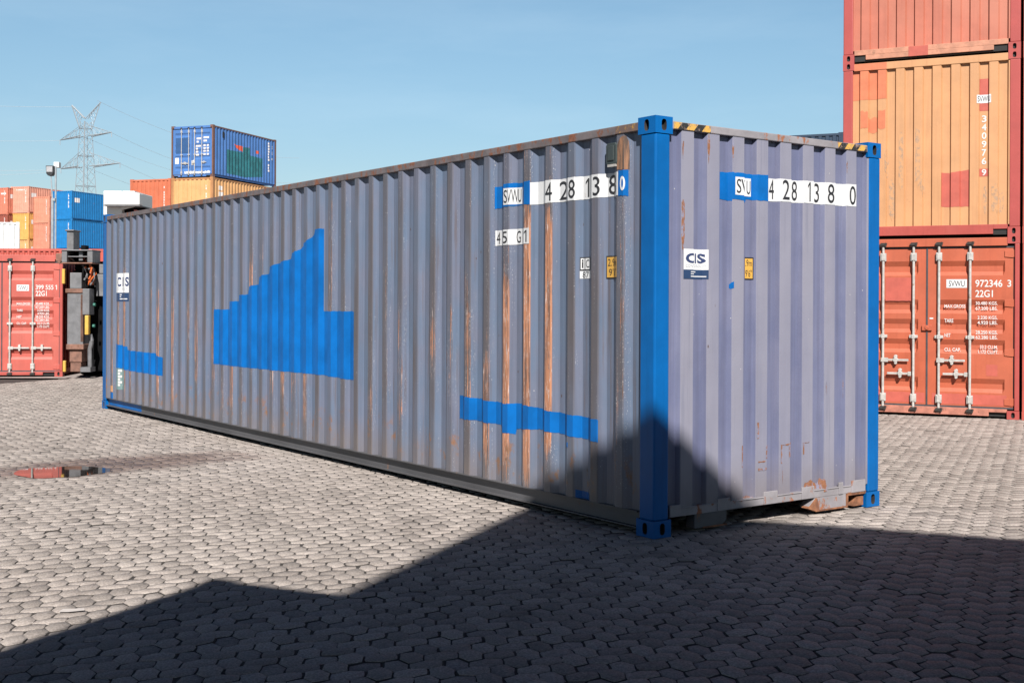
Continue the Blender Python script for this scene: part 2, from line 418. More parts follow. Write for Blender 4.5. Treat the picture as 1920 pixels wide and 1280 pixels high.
def tru(wall, a):
    """where a mark measured on the plane of the ribs really sits, folds included"""
    if wall.s not in EYE: return a
    ea, ed = EYE[wall.s]; k = (a-ea)/(ed+wall.off); d = 0.
    while d <= wall.pr.depth(wall.run(a+k*d)) and d < .05: d += .0005
    return a+k*d
def L_(wall, pts): return [(tru(wall, p[0]), p[1]) for p in pts]
_txt = {}
def text_mesh(s, bold=0.):
    if s == '1':       # a figure one with its flag
        return [(.60, 0, 0), (1, 0, 0), (1, 1, 0), (.66, 1, 0), (0, .82, 0), (0, .68, 0), (.60, .86, 0)], [(0, 1, 2, 6), (2, 3, 6), (3, 4, 5, 6)]
    if (s, bold) in _txt: return _txt[s, bold]
    cu = bpy.data.curves.new('lettering', 'FONT'); cu.body = s; cu.size = 1; cu.resolution_u = 4; cu.fill_mode = 'FRONT'; cu.offset = bold
    o = bpy.data.objects.new('lettering', cu); COL.objects.link(o)
    dg = bpy.context.evaluated_depsgraph_get(); dg.update()
    me = bpy.data.meshes.new_from_object(o.evaluated_get(dg))
    v = [tuple(q.co) for q in me.vertices]; f = [tuple(p.vertices) for p in me.polygons]
    bpy.data.objects.remove(o); bpy.data.curves.remove(cu); bpy.data.meshes.remove(me)
    _txt[s, bold] = (v, f); return v, f
def text(mb, wall, s, a0, a1, z0, z1, out=.004, mi=0, bold=0.):
    v, f = text_mesh(s, bold)
    if not v: return
    xs = [p[0] for p in v]; ys = [p[1] for p in v]
    lx, hx, ly, hy = min(xs), max(xs), min(ys), max(ys)
    bm = bmesh.new()
    bv = [bm.verts.new((a0+(p[0]-lx)/(hx-lx)*(a1-a0), z0+(p[1]-ly)/(hy-ly)*(z1-z0), 0)) for p in v]
    for q in f:
        try: bm.faces.new([bv[i] for i in q])
        except ValueError: pass
    for b in wall.breaks(a0, a1)[1:-1]:
        bmesh.ops.bisect_plane(bm, geom=bm.verts[:]+bm.edges[:]+bm.faces[:], plane_co=(b, 0, 0), plane_no=(1, 0, 0), dist=1e-6)
    bm.verts.index_update()
    mb.add([wall.P(q.co.x, q.co.y, out) for q in bm.verts], [tuple(x.index for x in fc.verts) for fc in bm.faces], mi)
    bm.free()
def vtext(mb, wall, s, a0, a1, ztop, zbot, out=.004, mi=0, fill=.78, bold=.01):
    h = (ztop-zbot)/len(s)
    for i, ch in enumerate(s):
        if ch == ' ': continue
        z1 = ztop-i*h; text(mb, wall, ch, a0+(.3*(a1-a0) if ch == '1' else 0), a1-(.3*(a1-a0) if ch == '1' else 0), z1-h*fill, z1, out, mi, bold)
def blocks(mb, wall, a0, a1, ztop, zbot, n, out=.004, mi=0, seed=1):
    """a column of stencilled characters too far off to be read"""
    rr = random.Random(seed); h = (ztop-zbot)/n
    for i in range(n):
        z1 = ztop-i*h; k = rr.random()
        if k < .1: continue
        rect(mb, wall, a0, a1-(a1-a0)*rr.choice([0, .0, .25, .5]), z1-h*.74, z1, out, mi)

def casting(name, corner, sg, size, mats, parent, holes=True):
    """corner casting with its slots: corner = outer corner, sg = inward direction of each axis"""
    sx, sy, sz = size; C = Vector(corner); S = Vector(sg); mb = MB()
    def W(p): return (C.x+S.x*p[0], C.y+S.y*p[1], C.z+S.z*p[2])
    if not holes:
        mb.box(W((0, 0, 0)), W((sx, sy, sz))); return mb.build(name, mats, parent)
    def plate(u0, v0, hu, hv, fn):
        # rectangle u0 x v0 with a stadium slot in its middle, its walls and floor coloured near black for the shade inside
        cu, cv = u0/2, v0/2
        ang = sorted([2*math.pi*i/20+.01 for i in range(20)]+[math.atan2(y, x) % (2*math.pi) for x, y in ((cu, cv), (-cu, cv), (-cu, -cv), (cu, -cv))])
        inn, outp = [], []
        for t in ang:
            c, s = math.cos(t), math.sin(t)
            k = min(cu/abs(c) if abs(c) > 1e-6 else 9, cv/abs(s) if abs(s) > 1e-6 else 9); outp.append((cu+k*c, cv+k*s))
            e = (abs(c/hu)**3.2+abs(s/hv)**3.2)**(-1/3.2); inn.append((cu+e*c, cv+e*s))
        n = len(ang); ch = .004
        vs = [W(fn(p[0], p[1], 0)) for p in outp]+[W(fn(p[0], p[1], 0)) for p in inn]+[W(fn(p[0], p[1], .035)) for p in inn]
        fs = [(i, (i+1) % n, n+(i+1) % n, n+i) for i in range(n)]
        mb.add(vs[:2*n], fs, 0)
        mb.add(vs[n:], [(i, (i+1) % n, n+(i+1) % n, n+i) for i in range(n)], 2)
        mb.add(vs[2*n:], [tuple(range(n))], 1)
    plate(sx, sz, .024, .040, lambda u, v, d: (u, d, v))      # end slot
    plate(sy, sz, .024, .040, lambda u, v, d: (d, u, v))      # side slot
    mb.add([W(p) for p in ((0, 0, 0), (sx, 0, 0), (sx, sy, 0), (0, sy, 0))], [(0, 1, 2, 3)], 0)
    mb.add([W(p) for p in ((0, 0, sz), (sx, 0, sz), (sx, sy, sz), (0, sy, sz))], [(0, 1, 2, 3)], 0)
    mb.add([W(p) for p in ((sx, 0, 0), (sx, sy, 0), (sx, sy, sz), (sx, 0, sz))], [(0, 1, 2, 3)], 0)
    mb.add([W(p) for p in ((0, sy, 0), (sx, sy, 0), (sx, sy, sz), (0, sy, sz))], [(0, 1, 2, 3)], 0)
    return mb.build(name, mats, parent)

def frame(root, L, H, W, mt, holes=True, near_only_holes=True, postw=.142, door=False):
    """posts, castings, side rails, roof and floor shared by every container"""
    out = {}
    for ix, iy in ((0, 0), (1, 0), (0, 1), (1, 1)):
        x = 0 if ix == 0 else W; y = 0 if iy == 0 else L; sx = 1 if ix == 0 else -1; sy = 1 if iy == 0 else -1
        pw = .068 if door and iy == 0 else postw
        mb = MB(); mb.box((x+sx*.004, y+sy*.004, .118), (x+sx*pw, y+sy*.155, H-.118))
        o = mb.build('corner_post', mt['post'], root, bevel=.012 if holes else 0); o['tint'] = mt.get('tint', 0)
        for iz in (0, 1):
            h = holes and (iy == 0 or not near_only_holes or ix == 0)
            o = casting('corner_casting', (x, y, 0 if iz == 0 else H), (sx, sy, 1 if iz == 0 else -1), (.162, .178, .118), mt['cast'], root, h)
            o['tint'] = mt.get('tint', 0)
    return out

def side_rails(root, L, H, W, mt, which=('left', 'right'), topz=.028, hi=.062):
    for s in which:
        f = (lambda x: x) if s == 'left' else (lambda x: W-x)
        mb = MB(); mb.box((f(.004), .178, H-topz-hi), (f(.064), L-.178, H-topz))
        o = mb.build('top_rail', mt['toprail'], root, bevel=.006 if not mt.get('tint') else 0); o['tint'] = mt.get('tint', 0)
        mb = MB()
        mb.box((f(.004), .178, .158), (f(.075), L-.178, .166)); mb.box((f(.044), .178, .056), (f(.052), L-.178, .158)); mb.box((f(.006), .178, .048), (f(.052), L-.178, .056))
        o = mb.build('bottom_rail', mt['lowrail'], root); o['tint'] = mt.get('tint', 0)

def shell(root, L, H, W, mt, roofin=.06):
    mb = MB(); z = H-.03
    pr = Prof(.209, .1, .09, .012, .09, .02)
    br = pr.breaks(.1, L-.1); vs = []; fs = []
    for b in br: vs += [(roofin, b, z-pr.depth(b)), (W-roofin, b, z-pr.depth(b))]
    for i in range(len(br)-1): fs.append((2*i, 2*i+2, 2*i+3, 2*i+1))
    mb.add(vs, fs)
    o = mb.build('roof_panel', mt['roof'], root); o['tint'] = mt.get('tint', 0)
    mb = MB(); mb.box((.06, .16, .135), (W-.06, L-.16, .155))
    y = .6
    while y < L-.3: mb.box((.06, y, .05), (W-.06, y+.045, .135)); y += .6
    mb.build('floor', M['under'], root)

def panel_end(root, L, H, W, mt, prof, off, which='front', z0=.19, z1=None, header=.075):
    z1 = z1 or H-.03-header
    if which == 'front':
        mb = MB(); w_ = Wall('front', prof, off, W); wall_mesh(mb, w_, .14, W-.14, z0, z1)
    else:
        mb = MB(); br = prof.breaks(.14, W-.14); vs = []; fs = []
        for a in br: vs += [(a, L-off-prof.depth(a), z0), (a, L-off-prof.depth(a), z1)]
        for i in range(len(br)-1): fs.append((2*i, 2*i+2, 2*i+3, 2*i+1))
        mb.add(vs, fs)
    o = mb.build('end_panel', mt['end'], root); o['tint'] = mt.get('tint', 0)
    y0, y1 = (.004, .074) if which == 'front' else (L-.074, L-.004)
    mb = MB(); mb.box((.162, y0, z1), (W-.162, y1, H-.026)); o = mb.build('top_rail', mt['header'], root, bevel=.006 if not mt.get('tint') else 0); o['tint'] = mt.get('tint', 0)
    return z1

# ------------------------------------------------------------------ the doors
def make_door(root, H, W, mt, bands, zlo=.165, zhi=None, handles=True, detail=True, lock_x=(.59, 1.015, 1.364, 1.784)):
    zhi = zhi or H-.175
    y0 = .045
    mid = W/2-.02
    def leaf(x0, x1, hinge_right):
        mb = MB(); m_ = .11; c = [x0, x0+m_, x0+m_+.028, x1-m_-.028, x1-m_, x1]
        zs = [zlo]; dz = [0]
        for zc, hh in bands:
            zs += [zc-hh/2, zc-hh/2+.055, zc+hh/2-.075, zc+hh/2]; dz += [0, .036, .036, 0]
        zs.append(zhi); dz.append(0)
        vs = []; fs = []
        for z, d in zip(zs, dz):
            for i, x in enumerate(c): vs.append((x, y0+(d if i in (2, 3) else 0), z))
        for k in range(len(zs)-1):
            for i in range(5): fs.append((k*6+i, k*6+i+1, (k+1)*6+i+1, (k+1)*6+i))
        mb.add(vs, fs)
        mb.add([(x0, y0, zlo), (x1, y0, zlo), (x1, y0+.06, zlo), (x0, y0+.06, zlo)], [(0, 1, 2, 3)])
        mb.add([(x0, y0, zhi), (x1, y0, zhi), (x1, y0+.06, zhi), (x0, y0+.06, zhi)], [(0, 1, 2, 3)])
        o = mb.build('door', mt['door'], root); o['tint'] = mt.get('tint', 0); return o
    d1 = leaf(.085, mid-.012, False); d2 = leaf(mid+.012, W-.085, True)
    mb = MB()
    mb.box((.07, y0-.006, zhi), (W-.07, y0+.03, zhi+.028)); mb.box((.07, y0-.004, zlo-.026), (W-.07, y0+.03, zlo))
    mb.box((mid-.012, y0-.008, zlo), (mid+.012, y0+.03, zhi)); mb.box((.07, y0-.003, zlo), (.085, y0+.03, zhi)); mb.box((W-.085, y0-.003, zlo), (W-.07, y0+.03, zhi))
    mb.build('gasket', M['gasket'], root)
    for x in lock_x:
        dr = d1 if x < mid else d2
        mb = MB(); yr = y0-.034
        mb.tube((x, yr, zlo-.06), (x, yr, zhi+.05), .0185, 12)
        rod = mb.build('lock_rod', M['zinc'], dr, smooth=False)
        mb = MB()
        for z in (zlo+.09, zhi-.12): mb.box((x-.042, yr-.012, z-.06), (x+.042, y0-.001, z+.06)); mb.box((x-.026, yr-.026, z-.05), (x+.026, yr-.012, z+.05))
        for z in (zlo+(zhi-zlo)*.435,): mb.box((x-.06, yr-.004, z-.022), (x+.06, y0-.001, z+.022)); mb.box((x-.026, yr-.022, z-.03), (x+.026, yr-.004, z+.03))
        mb.build('rod_guide', M['zinc'], rod, bevel=.006 if detail else 0)
        mb = MB()
        for z, s in ((zlo-.07, -1), (zhi+.06, 1)):
            mb.box((x-.035, yr-.022, z-.03), (x+.035, y0-.008, z+.03)); mb.box((x-.05, yr-.035, z-.012), (x+.02, yr+.02, z+.014)); mb.tube((x+.03, yr-.02, z-.025), (x+.045, yr-.02, z+.03), .014, 8)
        mb.build('cam_keeper', M['cam'], rod)
    if handles:
        for (x, xe, z) in handles:
            dr = d1 if x < mid else d2; yr = y0-.045
            mb = MB(); s = 1 if xe > x else -1
            mb.box((x-.03, yr-.012, z-.032), (x+s*.075, yr+.02, z+.03))
            mb.box((x+s*.06, yr-.006, z-.016), (xe, yr+.006, z+.016))
            xm = x+(xe-x)*.5
            mb.tube((xm, yr-.022, z+.002), (xm, y0, z+.002), .036, 14); mb.tube((xm, yr-.018, z+.05), (xm, y0, z+.05), .026, 12); mb.box((xm-.02, yr-.012, z-.05), (xm+.02, y0, z+.06))
            mb.tube((xm, yr-.018, z-.045), (xm, y0, z-.045), .02, 10)
            mb.build('door_handle', M['zinc'], dr, bevel=.004)
    if detail:
        for xh, dr, s in ((W-.075, d2, -1), (.075, d1, 1)):
            for k in range(4):
                z = zlo+.08+(zhi-zlo-.16)*k/3
                mb = MB(); mb.prism([(xh+s*.125, z-.05), (xh+s*.02, z-.062), (xh-s*.03, z-.04), (xh-s*.03, z+.04), (xh+s*.02, z+.05), (xh+s*.125, z+.036)], 'y', y0-.014, y0)
                mb.tube((xh-s*.016, y0-.012, z-.055), (xh-s*.016, y0-.012, z+.055), .017, 10)
                o = mb.build('hinge', mt['hinge'], dr, bevel=.003)
    mb = MB(); mb.box((.162, .006, zhi+.028), (W-.162, .10, H-.03)); o = mb.build('door_header', mt['header'], root, bevel=.005); o['tint'] = mt.get('tint', 0)
    mb = MB(); mb.box((.40, .008, .035), (W-.40, .10, zlo-.026)); mb.box((.162, .010, .092), (.40, .10, zlo-.026)); mb.box((W-.40, .010, .092), (W-.162, .10, zlo-.026))
    o = mb.build('door_sill', mt['sill'], root, bevel=.004); o['tint'] = mt.get('tint', 0)
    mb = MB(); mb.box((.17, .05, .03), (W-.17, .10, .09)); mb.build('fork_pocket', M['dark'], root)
    return d1, d2
BANDS = [(.46, .20), (1.01, .20), (1.30, .20), (1.58, .20), (2.13, .21)]
HANDLES = [(.59, .95, .80), (1.015, .65, .605), (1.364, 1.72, .81), (1.784, 1.42, .615)]

# ================================================================== the weathered container in the middle of the yard
L0, W0, H0 = 12.192, 2.438, 2.896
def build_main():
    root = empty('shipping_container', (.9745, 8.2373, 0), R(35.80), 'long weathered slate grey container with fresh blue corner posts and blue paint patches', 'container')
    mt = dict(post=M['blue'], cast=[M['blue'], M['dark'], M['cam']], toprail=M['rail_rust'], lowrail=M['low_rail'], roof=M['rail_rust'], end=M['end_wall'], header=M['rail_grey'])
    frame(root, L0, H0, W0, mt)
    side_rails(root, L0, H0, W0, mt)
    shell(root, L0, H0, W0, mt)
    sp = Prof(.278, .339, .070, .068, .070, .036); ep = Prof(.253, .513, .114, .020, .100, .036)
    lw = Wall('left', sp, .008); ew = Wall('front', ep, .010)
    cl = Matrix.Rotation(-R(35.80), 3, 'Z') @ Vector((-.9745, -8.2373, 0)); EYE['left'] = (-cl.y, -cl.x); EYE['front'] = (cl.x, -cl.y)
    def text(mb, wall, t_, a0, a1, *k): globals()['text'](mb, wall, t_, tru(wall, a0), tru(wall, a1), *k)
    def rect(mb, wall, a0, a1, *k): globals()['rect'](mb, wall, tru(wall, a0), tru(wall, a1), *k)
    def strip(mb, wall, t_, b_, *k): globals()['strip'](mb, wall, L_(wall, t_), L_(wall, b_), *k)
    mb = MB(); wall_mesh(mb, lw, -(L0-.15), -.15, .166, 2.808, 0, 40); o = mb.build('side_panel', M['left_wall'], root)
    # how far each rib has been scraped: strength, from what height to what height
    rr = random.Random(23); ribs = {0: (.38, .2, 2.8), 1: (.12, .3, 2.7), 2: (.18, .9, 1.6), 3: (.74, .45, 2.35), 4: (.80, .2, 2.35), 5: (.76, .25, 1.75), 6: (.56, .25, 1.35), 7: (.52, .6, 1.7), 8: (.40, .8, 1.6), 9: (.50, .9, 1.55)}
    for k in range(10, 44):
        z0_ = rr.choice([.2, .3, .5, .8]); ribs[k] = (rr.choice([.14, .28, .38, .44, .50, .56]), z0_, z0_+rr.uniform(.6, 1.9))
    at = o.data.attributes.new('wear', 'FLOAT', 'POINT'); vals = []
    for q in o.data.vertices:
        k = round((q.co.y-.374)/.278); st, za, zb_ = ribs.get(k, (.2, .2, 2.)); z = q.co.z
        f = min(1, max(0, (z-za)/.25+.5))*min(1, max(0, (zb_-z)/.5+.5)); vals.append(st*(.38+.62*f))
    at.data.foreach_set('value', vals)
    mb = MB(); wall_mesh(mb, Wall('right', sp, .008), .15, L0-.15, .166, 2.808); mb.build('side_panel', M['low_rail'], root)
    panel_end(root, L0, H0, W0, mt, ep, .010, 'front', .185, 2.815, .05)
    panel_end(root, L0, H0, W0, dict(mt, end=M['low_rail']), ep, .010, 'back', .185, 2.815, .05)
    # front sill: bar over the gooseneck tunnel, skirts with rusty edges either side
    mb = MB(); mb.box((.162, .012, .128), (W0-.162, .09, .186)); mb.box((.162, .006, .180), (W0-.162, .05, .190)); mb.build('front_sill', M['rail_grey'], root, bevel=.004)
    for x0, x1, s in ((.40, .72, 1), (1.60, 2.06, -1)):
        mb = MB()
        if s < 0: poly = [(x0, .060), (x0+.10, .026), (x1, .026), (x1, .128), (x0+.08, .128)]
        else: poly = [(x0, .026), (x1-.05, .026), (x1, .06), (x1, .128), (x0, .128)]
        mb.prism(poly, 'y', .014, .10); mb.build('sill_skirt', M['rail_grey'] if s < 0 else M['low_rail'], root, bevel=.004)  # left skirt is given the darker paint to deepen its shade
        mb = MB()
        mb.box((x0+.08, .008, .022), (x1, .05, .034))
        if s < 0:
            mb.prism([(x0-.01, .055), (x0+.09, .022), (x0+.125, .03), (x0+.10, .12), (x0+.085, .128), (x0+.02, .075)], 'y', .009, .075); mb.box((x1-.02, .0085, .034), (x1+.004, .05, .13))
            mb.box((x1, .0095, .11), (2.28, .05, .135))
        mb.build('sill_edge', M['rust'], root)
    mb = MB(); mb.prism([(2.14, .02), (2.26, .02), (2.26, .09), (2.19, .09)], 'y', .02, .12); mb.build('corner_gusset', M['rust'], root)
    for a, b in ((.16, .26), (.62, .75), (1.1, 1.25), (1.52, 1.66), (1.95, 2.0), (2.10, 2.27)):
        mb = MB(); mb.box((a, .005, .130), (b, .02, .21+.02*((a*7) % 1))); mb.build('sill_tab', M['rail_grey'], root, bevel=.003)
    def mark():
        if MK[0].v: MK[0].build('rust_mark', M['rust_mark'], root)
        MK[0] = MB(); return MK[0]
    MK = [MB()]; mb = mark()
    strip(mb, ew, [(1.50, .18), (1.55, .25), (1.62, .27), (1.68, .235), (1.74, .27), (1.79, .25), (1.81, .18)], [(1.50, .17), (1.81, .17)], .0035, 0, .008)
    mb = mark(); strip(mb, ew, [(.86, .18), (.90, .21), (.97, .20), (1.0, .18)], [(.86, .17), (1.0, .17)], .0035, 0, .006)
    # scraped outlines and bleeding marks on the end wall
    for a0, a1, z0, z1 in ((1.123, 1.135, .47, .56), (1.04, 1.13, .385, .40), (1.04, 1.115, .445, .452), (1.026, 1.045, .62, .74), (1.285, 1.298, .42, .56), (1.30, 1.375, .553, .560), (1.374, 1.388, .46, .565), (1.53, 1.543, .47, .56), (1.55, 1.60, .555, .560), (.868, .876, .42, .58)):
        mb = mark(); rect(mb, ew, a0, a1, z0, z1, .003, 0, .004)
    for a0, a1, z0, z1 in ((.255, .285, 1.95, 2.33), (.258, .275, 2.62, 2.74), (.503, .53, 2.60, 2.80), (.752, .772, 2.62, 2.80), (2.02, 2.035, 2.62, 2.71), (1.985, 1.995, .86, 1.02), (1.79, 1.796, .9, 1.0), (1.30, 1.305, .25, .40)):
        mb = mark(); strip(mb, ew, [(a0, z1-.01), ((a0+a1)/2, z1), (a1, z1-.03)], [(a0, z0+.10), ((a0+a1)/2, z0), (a1, z0+.12)], .003, 0, .012)
    mark()
    # hazard stripes on the front top rail
    mb = MB()
    mb.box((.178, .0015, 2.820), (.53, .0035, 2.866)); mb.build('hazard_stripe', M['hazard'], root); mb = MB(); mb.box((1.915, .0015, 2.820), (2.262, .0035, 2.866)); mb.build('hazard_stripe', M['hazard'], root)
    mb = MB(); mb.box((.0015, .178, 2.812), (.0035, .42, 2.864)); mb.build('hazard_stripe', M['worn_hazard'], root)
    # blue paint over old lettering, following the folds
    B = M['blue_roll']
    def patch(wall, polys, mat=B, out=.0022, rg=.0035, name='paint_patch'):
        mb = MB()
        for t, b in polys: strip(mb, wall, t, b, out, 0, rg)
        return mb.build(name, mat, root)
    botl = [(-7.85, .851), (-6.9, .85), (-5.8, .856), (-5.0, .862), (-4.305, .846)]
    patch(lw, [([(-7.85, 1.51), (-7.37, 1.513), (-7.365, 1.605), (-7.09, 1.612), (-7.085, 1.68), (-6.83, 1.69), (-6.82, 1.735), (-6.76, 1.79), (-6.54, 1.80), (-6.53, 1.85), (-6.46, 1.905), (-6.26, 1.915), (-6.25, 1.965), (-6.11, 2.02), (-5.99, 2.025), (-5.71, 2.066), (-5.70, 2.10), (-5.52, 2.157), (-5.42, 2.19), (-5.39, 2.225), (-5.17, 2.30), (-5.145, 2.357), (-4.942, 2.357), (-4.941, 1.515), (-4.33, 1.517), (-4.305, 1.512)], botl)])
    patch(lw, [([(-11.55, .978), (-11.05, .955), (-11.03, .905), (-10.5, .90), (-9.95, .902), (-9.61, .852)], [(-11.55, .627), (-10.9, .615), (-9.61, .61)])])
    patch(lw, [([(-2.423, .819), (-2.11, .813), (-1.80, .799), (-1.55, .813), (-1.25, .789), (-.97, .776), (-.603, .765)], [(-2.423, .624), (-2.1, .628), (-1.81, .620), (-1.80, .566), (-1.615, .564), (-1.60, .608), (-1.3, .630), (-.91, .616), (-.603, .602)])])
    patch(lw, [([(-1.92, 2.553), (-1.806, 2.548), (-1.80, 2.566), (-1.53, 2.557), (-1.442, 2.566)], [(-1.92, 2.372), (-1.80, 2.378), (-1.53, 2.383), (-1.442, 2.378)])])
    patch(lw, [([(-.394, 2.552), (-.276, 2.552)], [(-.39, 2.372), (-.28, 2.366)])], out=.003)
    patch(lw, [([(-.86, .226), (-.70, .215)], [(-.86, .168), (-.70, .168)])])
    patch(lw, [([(-11.80, .26), (-11.69, .26)], [(-11.80, .168), (-11.69, .168)])])
    patch(lw, [([(-.97, .565), (-.955, .57)], [(-.97, .53), (-.955, .535)])])
    patch(ew, [([(.628, 2.558), (.86, 2.556), (1.133, 2.562)], [(.628, 2.362), (.75, 2.352), (.76, 2.366), (.86, 2.360), (.885, 2.345), (.90, 2.372), (1.133, 2.364)])])
    patch(ew, [([(.725, 1.745), (.752, 1.765), (.778, 1.772)], [(.725, 1.722), (.75, 1.715), (.778, 1.722)])])
    mb = MB(); mb.box((.0425, 10.55, .062), (.0435, 11.95, .15)); mb.build('paint_patch', B, root)
    # number bands and their figures
    V = M['white_vinyl']
    patch(lw, [([(-1.440, 2.549), (-.9, 2.546), (-.394, 2.543)], [(-1.455, 2.374), (-.9, 2.374), (-.392, 2.375)])], V, .0026, .0015, 'number_band')
    patch(lw, [([(-1.907, 2.195), (-1.45, 2.195)], [(-1.907, 2.072), (-1.45, 2.072)])], V, .0026, .0015, 'number_band')
    patch(lw, [([(-1.798, 2.527), (-1.540, 2.523)], [(-1.798, 2.394), (-1.540, 2.391)])], M['white_clean'], .0034, 0, 'number_sticker')
    patch(ew, [([(1.1335, 2.541), (1.6, 2.545), (2.142, 2.551)], [(1.1335, 2.372), (1.6, 2.376), (2.142, 2.378)])], V, .0026, .0015, 'number_band')
    patch(ew, [([(.786, 2.526), (.947, 2.526)], [(.786, 2.397), (.947, 2.394)])], M['white_clean'], .0034, 0, 'number_sticker')
    mb = MB(); K = .0048
    [text(mb, lw, c_, a_, b_, 2.408, 2.512, K) for c_, a_, b_ in (('S', -1.792, -1.745), ('V', -1.742, -1.69), ('W', -1.688, -1.598), ('U', -1.594, -1.550))]
    mb.build('lettering', M['black_ink'], root); mb = MB()
    for ch, a0, a1 in (('4', -1.242, -1.156), ('2', -1.066, -.976), ('8', -.957, -.877), ('1', -.752, -.712), ('3', -.672, -.592), ('8', -.491, -.415)): mb = MB(); text(mb, lw, ch, a0, a1, 2.390, 2.528, K); mb.build('lettering', M['black_ink'], root)
    for ch, a0, a1 in (('4', -1.887, -1.835), ('5', -1.803, -1.742), ('G', -1.612, -1.555), ('1', -1.516, -1.480)): mb = MB(); text(mb, lw, ch, a0, a1, 2.086, 2.180, K); mb.build('lettering', M['black_ink'], root)
    mb = MB(); text(mb, lw, '0', -.370, -.314, 2.405, 2.508, .005, 0, .02); mb.build('lettering', M['white_clean'], root)
    mb = MB()
    text(mb, ew, 'S', .800, .846, 2.410, 2.512, K); text(mb, ew, 'V', .846, .886, 2.410, 2.512, K); text(mb, ew, 'U', .902, .941, 2.410, 2.508, K)
    mb.build('lettering', M['black_ink'], root); mb = MB()
    for ch, a0, a1 in (('4', 1.138, 1.192), ('2', 1.288, 1.364), ('8', 1.387, 1.446), ('1', 1.570, 1.600), ('3', 1.642, 1.697), ('8', 1.800, 1.876), ('0', 2.060, 2.134)): mb = MB(); text(mb, ew, ch, a0, a1, 2.390, 2.536, K); mb.build('lettering', M['black_ink'], root)
    # small plates on the long side
    mb = MB(); rect(mb, lw, -.818, -.697, 1.848, 1.948, .0026, 1); rect(mb, lw, -.818, -.697, 1.790, 1.846, .0026, 0); rect(mb, lw, -.808, -.762, 1.858, 1.940, .0034, 0); rect(mb, lw, -.754, -.703, 1.858, 1.940, .0034, 0)
    text(mb, lw, 'i', -.793, -.777, 1.868, 1.932, .0044, 1, .03); text(mb, lw, 'C', -.746, -.710, 1.870, 1.930, .0044, 1); text(mb, lw, '87', -.784, -.712, 1.796, 1.841, .0044, 1)
    mb.build('sticker', [M['white_clean'], M['black_ink']], root)
    for wall, a0, a1, cut in ((lw, -.517, -.405, 0), (ew, .888, .978, 1)):
        mb = MB(); rect(mb, wall, a0, a1, 1.785, 1.950, .0026, 1); rect(mb, wall, a0+(.010 if not cut else .0), a1-(.010 if cut else 0), 1.795, 1.940, .0034, 0)
        if not cut: text(mb, wall, '2.9m', -.498, -.409, 1.876, 1.928, .0044, 1); text(mb, wall, "9'6''", -.485, -.409, 1.806, 1.858, .0044, 1)
        else: text(mb, wall, '.9m', .893, .960, 1.884, 1.932, .0044, 1); text(mb, wall, "9'6''", .893, .960, 1.806, 1.858, .0044, 1)
        mb.build('sticker', [M['yellow_sticker'], M['black_ink']], root)
    for wall, a0, a1, z0, z1, w_ in ((ew, .277, .521, 1.782, 1.992, 1), (lw, -11.545, -11.00, 1.60, 2.008, 0)):
        h = z1-z0; zb = z0+h*.31; x = a1-a0; mb = MB()
        rect(mb, wall, a0, a1, zb, z1, .0026, 0); rect(mb, wall, a0, a1, z0, zb, .0026, 1)
        if w_: [text(mb, wall, c_, a0+p_*x, a0+q_*x, z0+.53*h, z0+.86*h, .0044, 2, .035) for c_, p_, q_ in (('C', .08, .41), ('I', .435, .485), ('S', .53, .885))]
        else:
            text(mb, wall, 'C', a0+.10*x, a0+.40*x, z0+.53*h, z0+.86*h, .0044, 2, .03); text(mb, wall, 'I', a0+.50*x, a0+.58*x, z0+.53*h, z0+.86*h, .0044, 2, .03); text(mb, wall, 'S', a0+.72*x, a1, z0+.53*h, z0+.86*h, .0044, 2, .03)
        text(mb, wall, 'CONTI GROUP', a0+.08*x, a1-.1*x, z0+.40*h, z0+.49*h, .0044, 3)
        rect(mb, wall, a0+.28*x, a0+.46*x, z0+.225*h, z0+.255*h, .0044, 0); rect(mb, wall, a0+.28*x, a0+.40*x, z0+.155*h, z0+.185*h, .0044, 0); rect(mb, wall, a0+.28*x, a0+.90*x, z0+.07*h, z0+.105*h, .0044, 0)
        mb.build('sticker', [M['white_clean'], M['navy_panel'], M['navy'], M['grey_ink']], root)
    patch(lw, [([(-11.53, .63), (-11.20, .645)], [(-11.53, .31), (-11.20, .335)])], M['teal'], .0022, .006, 'paint_patch')
    mb = MB(); blocks(mb, lw, -11.46, -11.38, .61, .36, 6, .0044, 0, 3); mb.build('lettering', M['white_letter'], root); mb = MB(); blocks(mb, lw, -11.28, -11.245, .60, .35, 9, .0044, 0, 4); mb.build('lettering', M['white_letter'], root)
    mb = MB(); rect(mb, lw, -11.80, -11.70, .27, .36, .0030, 0, .004); mb.build('sticker', M['yellow_panel'], root)
    # burnt patch and the vent box under the top rail
    patch(lw, [([(-.408, 2.70), (-.395, 2.755), (-.36, 2.788), (-.31, 2.79), (-.28, 2.75), (-.268, 2.68)], [(-.408, 2.56), (-.268, 2.552)])], M['burn'], .0024, .003, 'scorch_mark')
    mb = MB(); mb.prism([(.405, 2.60), (.505, 2.60), (.515, 2.615), (.515, 2.735), (.50, 2.752), (.415, 2.752), (.402, 2.735), (.402, 2.615)], 'x', -.006, .040)
    mb.prism([(.425, 2.625), (.49, 2.625), (.49, 2.73), (.425, 2.73)], 'x', -.014, -.006)
    v = mb.build('ventilator', M['vent'], root, bevel=.006)
    mb = MB(); mb.box((-.004, .41, 2.582), (.03, .50, 2.60)); mb.build('louvre', M['zinc'], v)
    EYE.clear()
    return root
M['vent'] = plain('dark_green_grey_plastic', (.045, .06, .06), .5, 0, .15)
main = build_main()

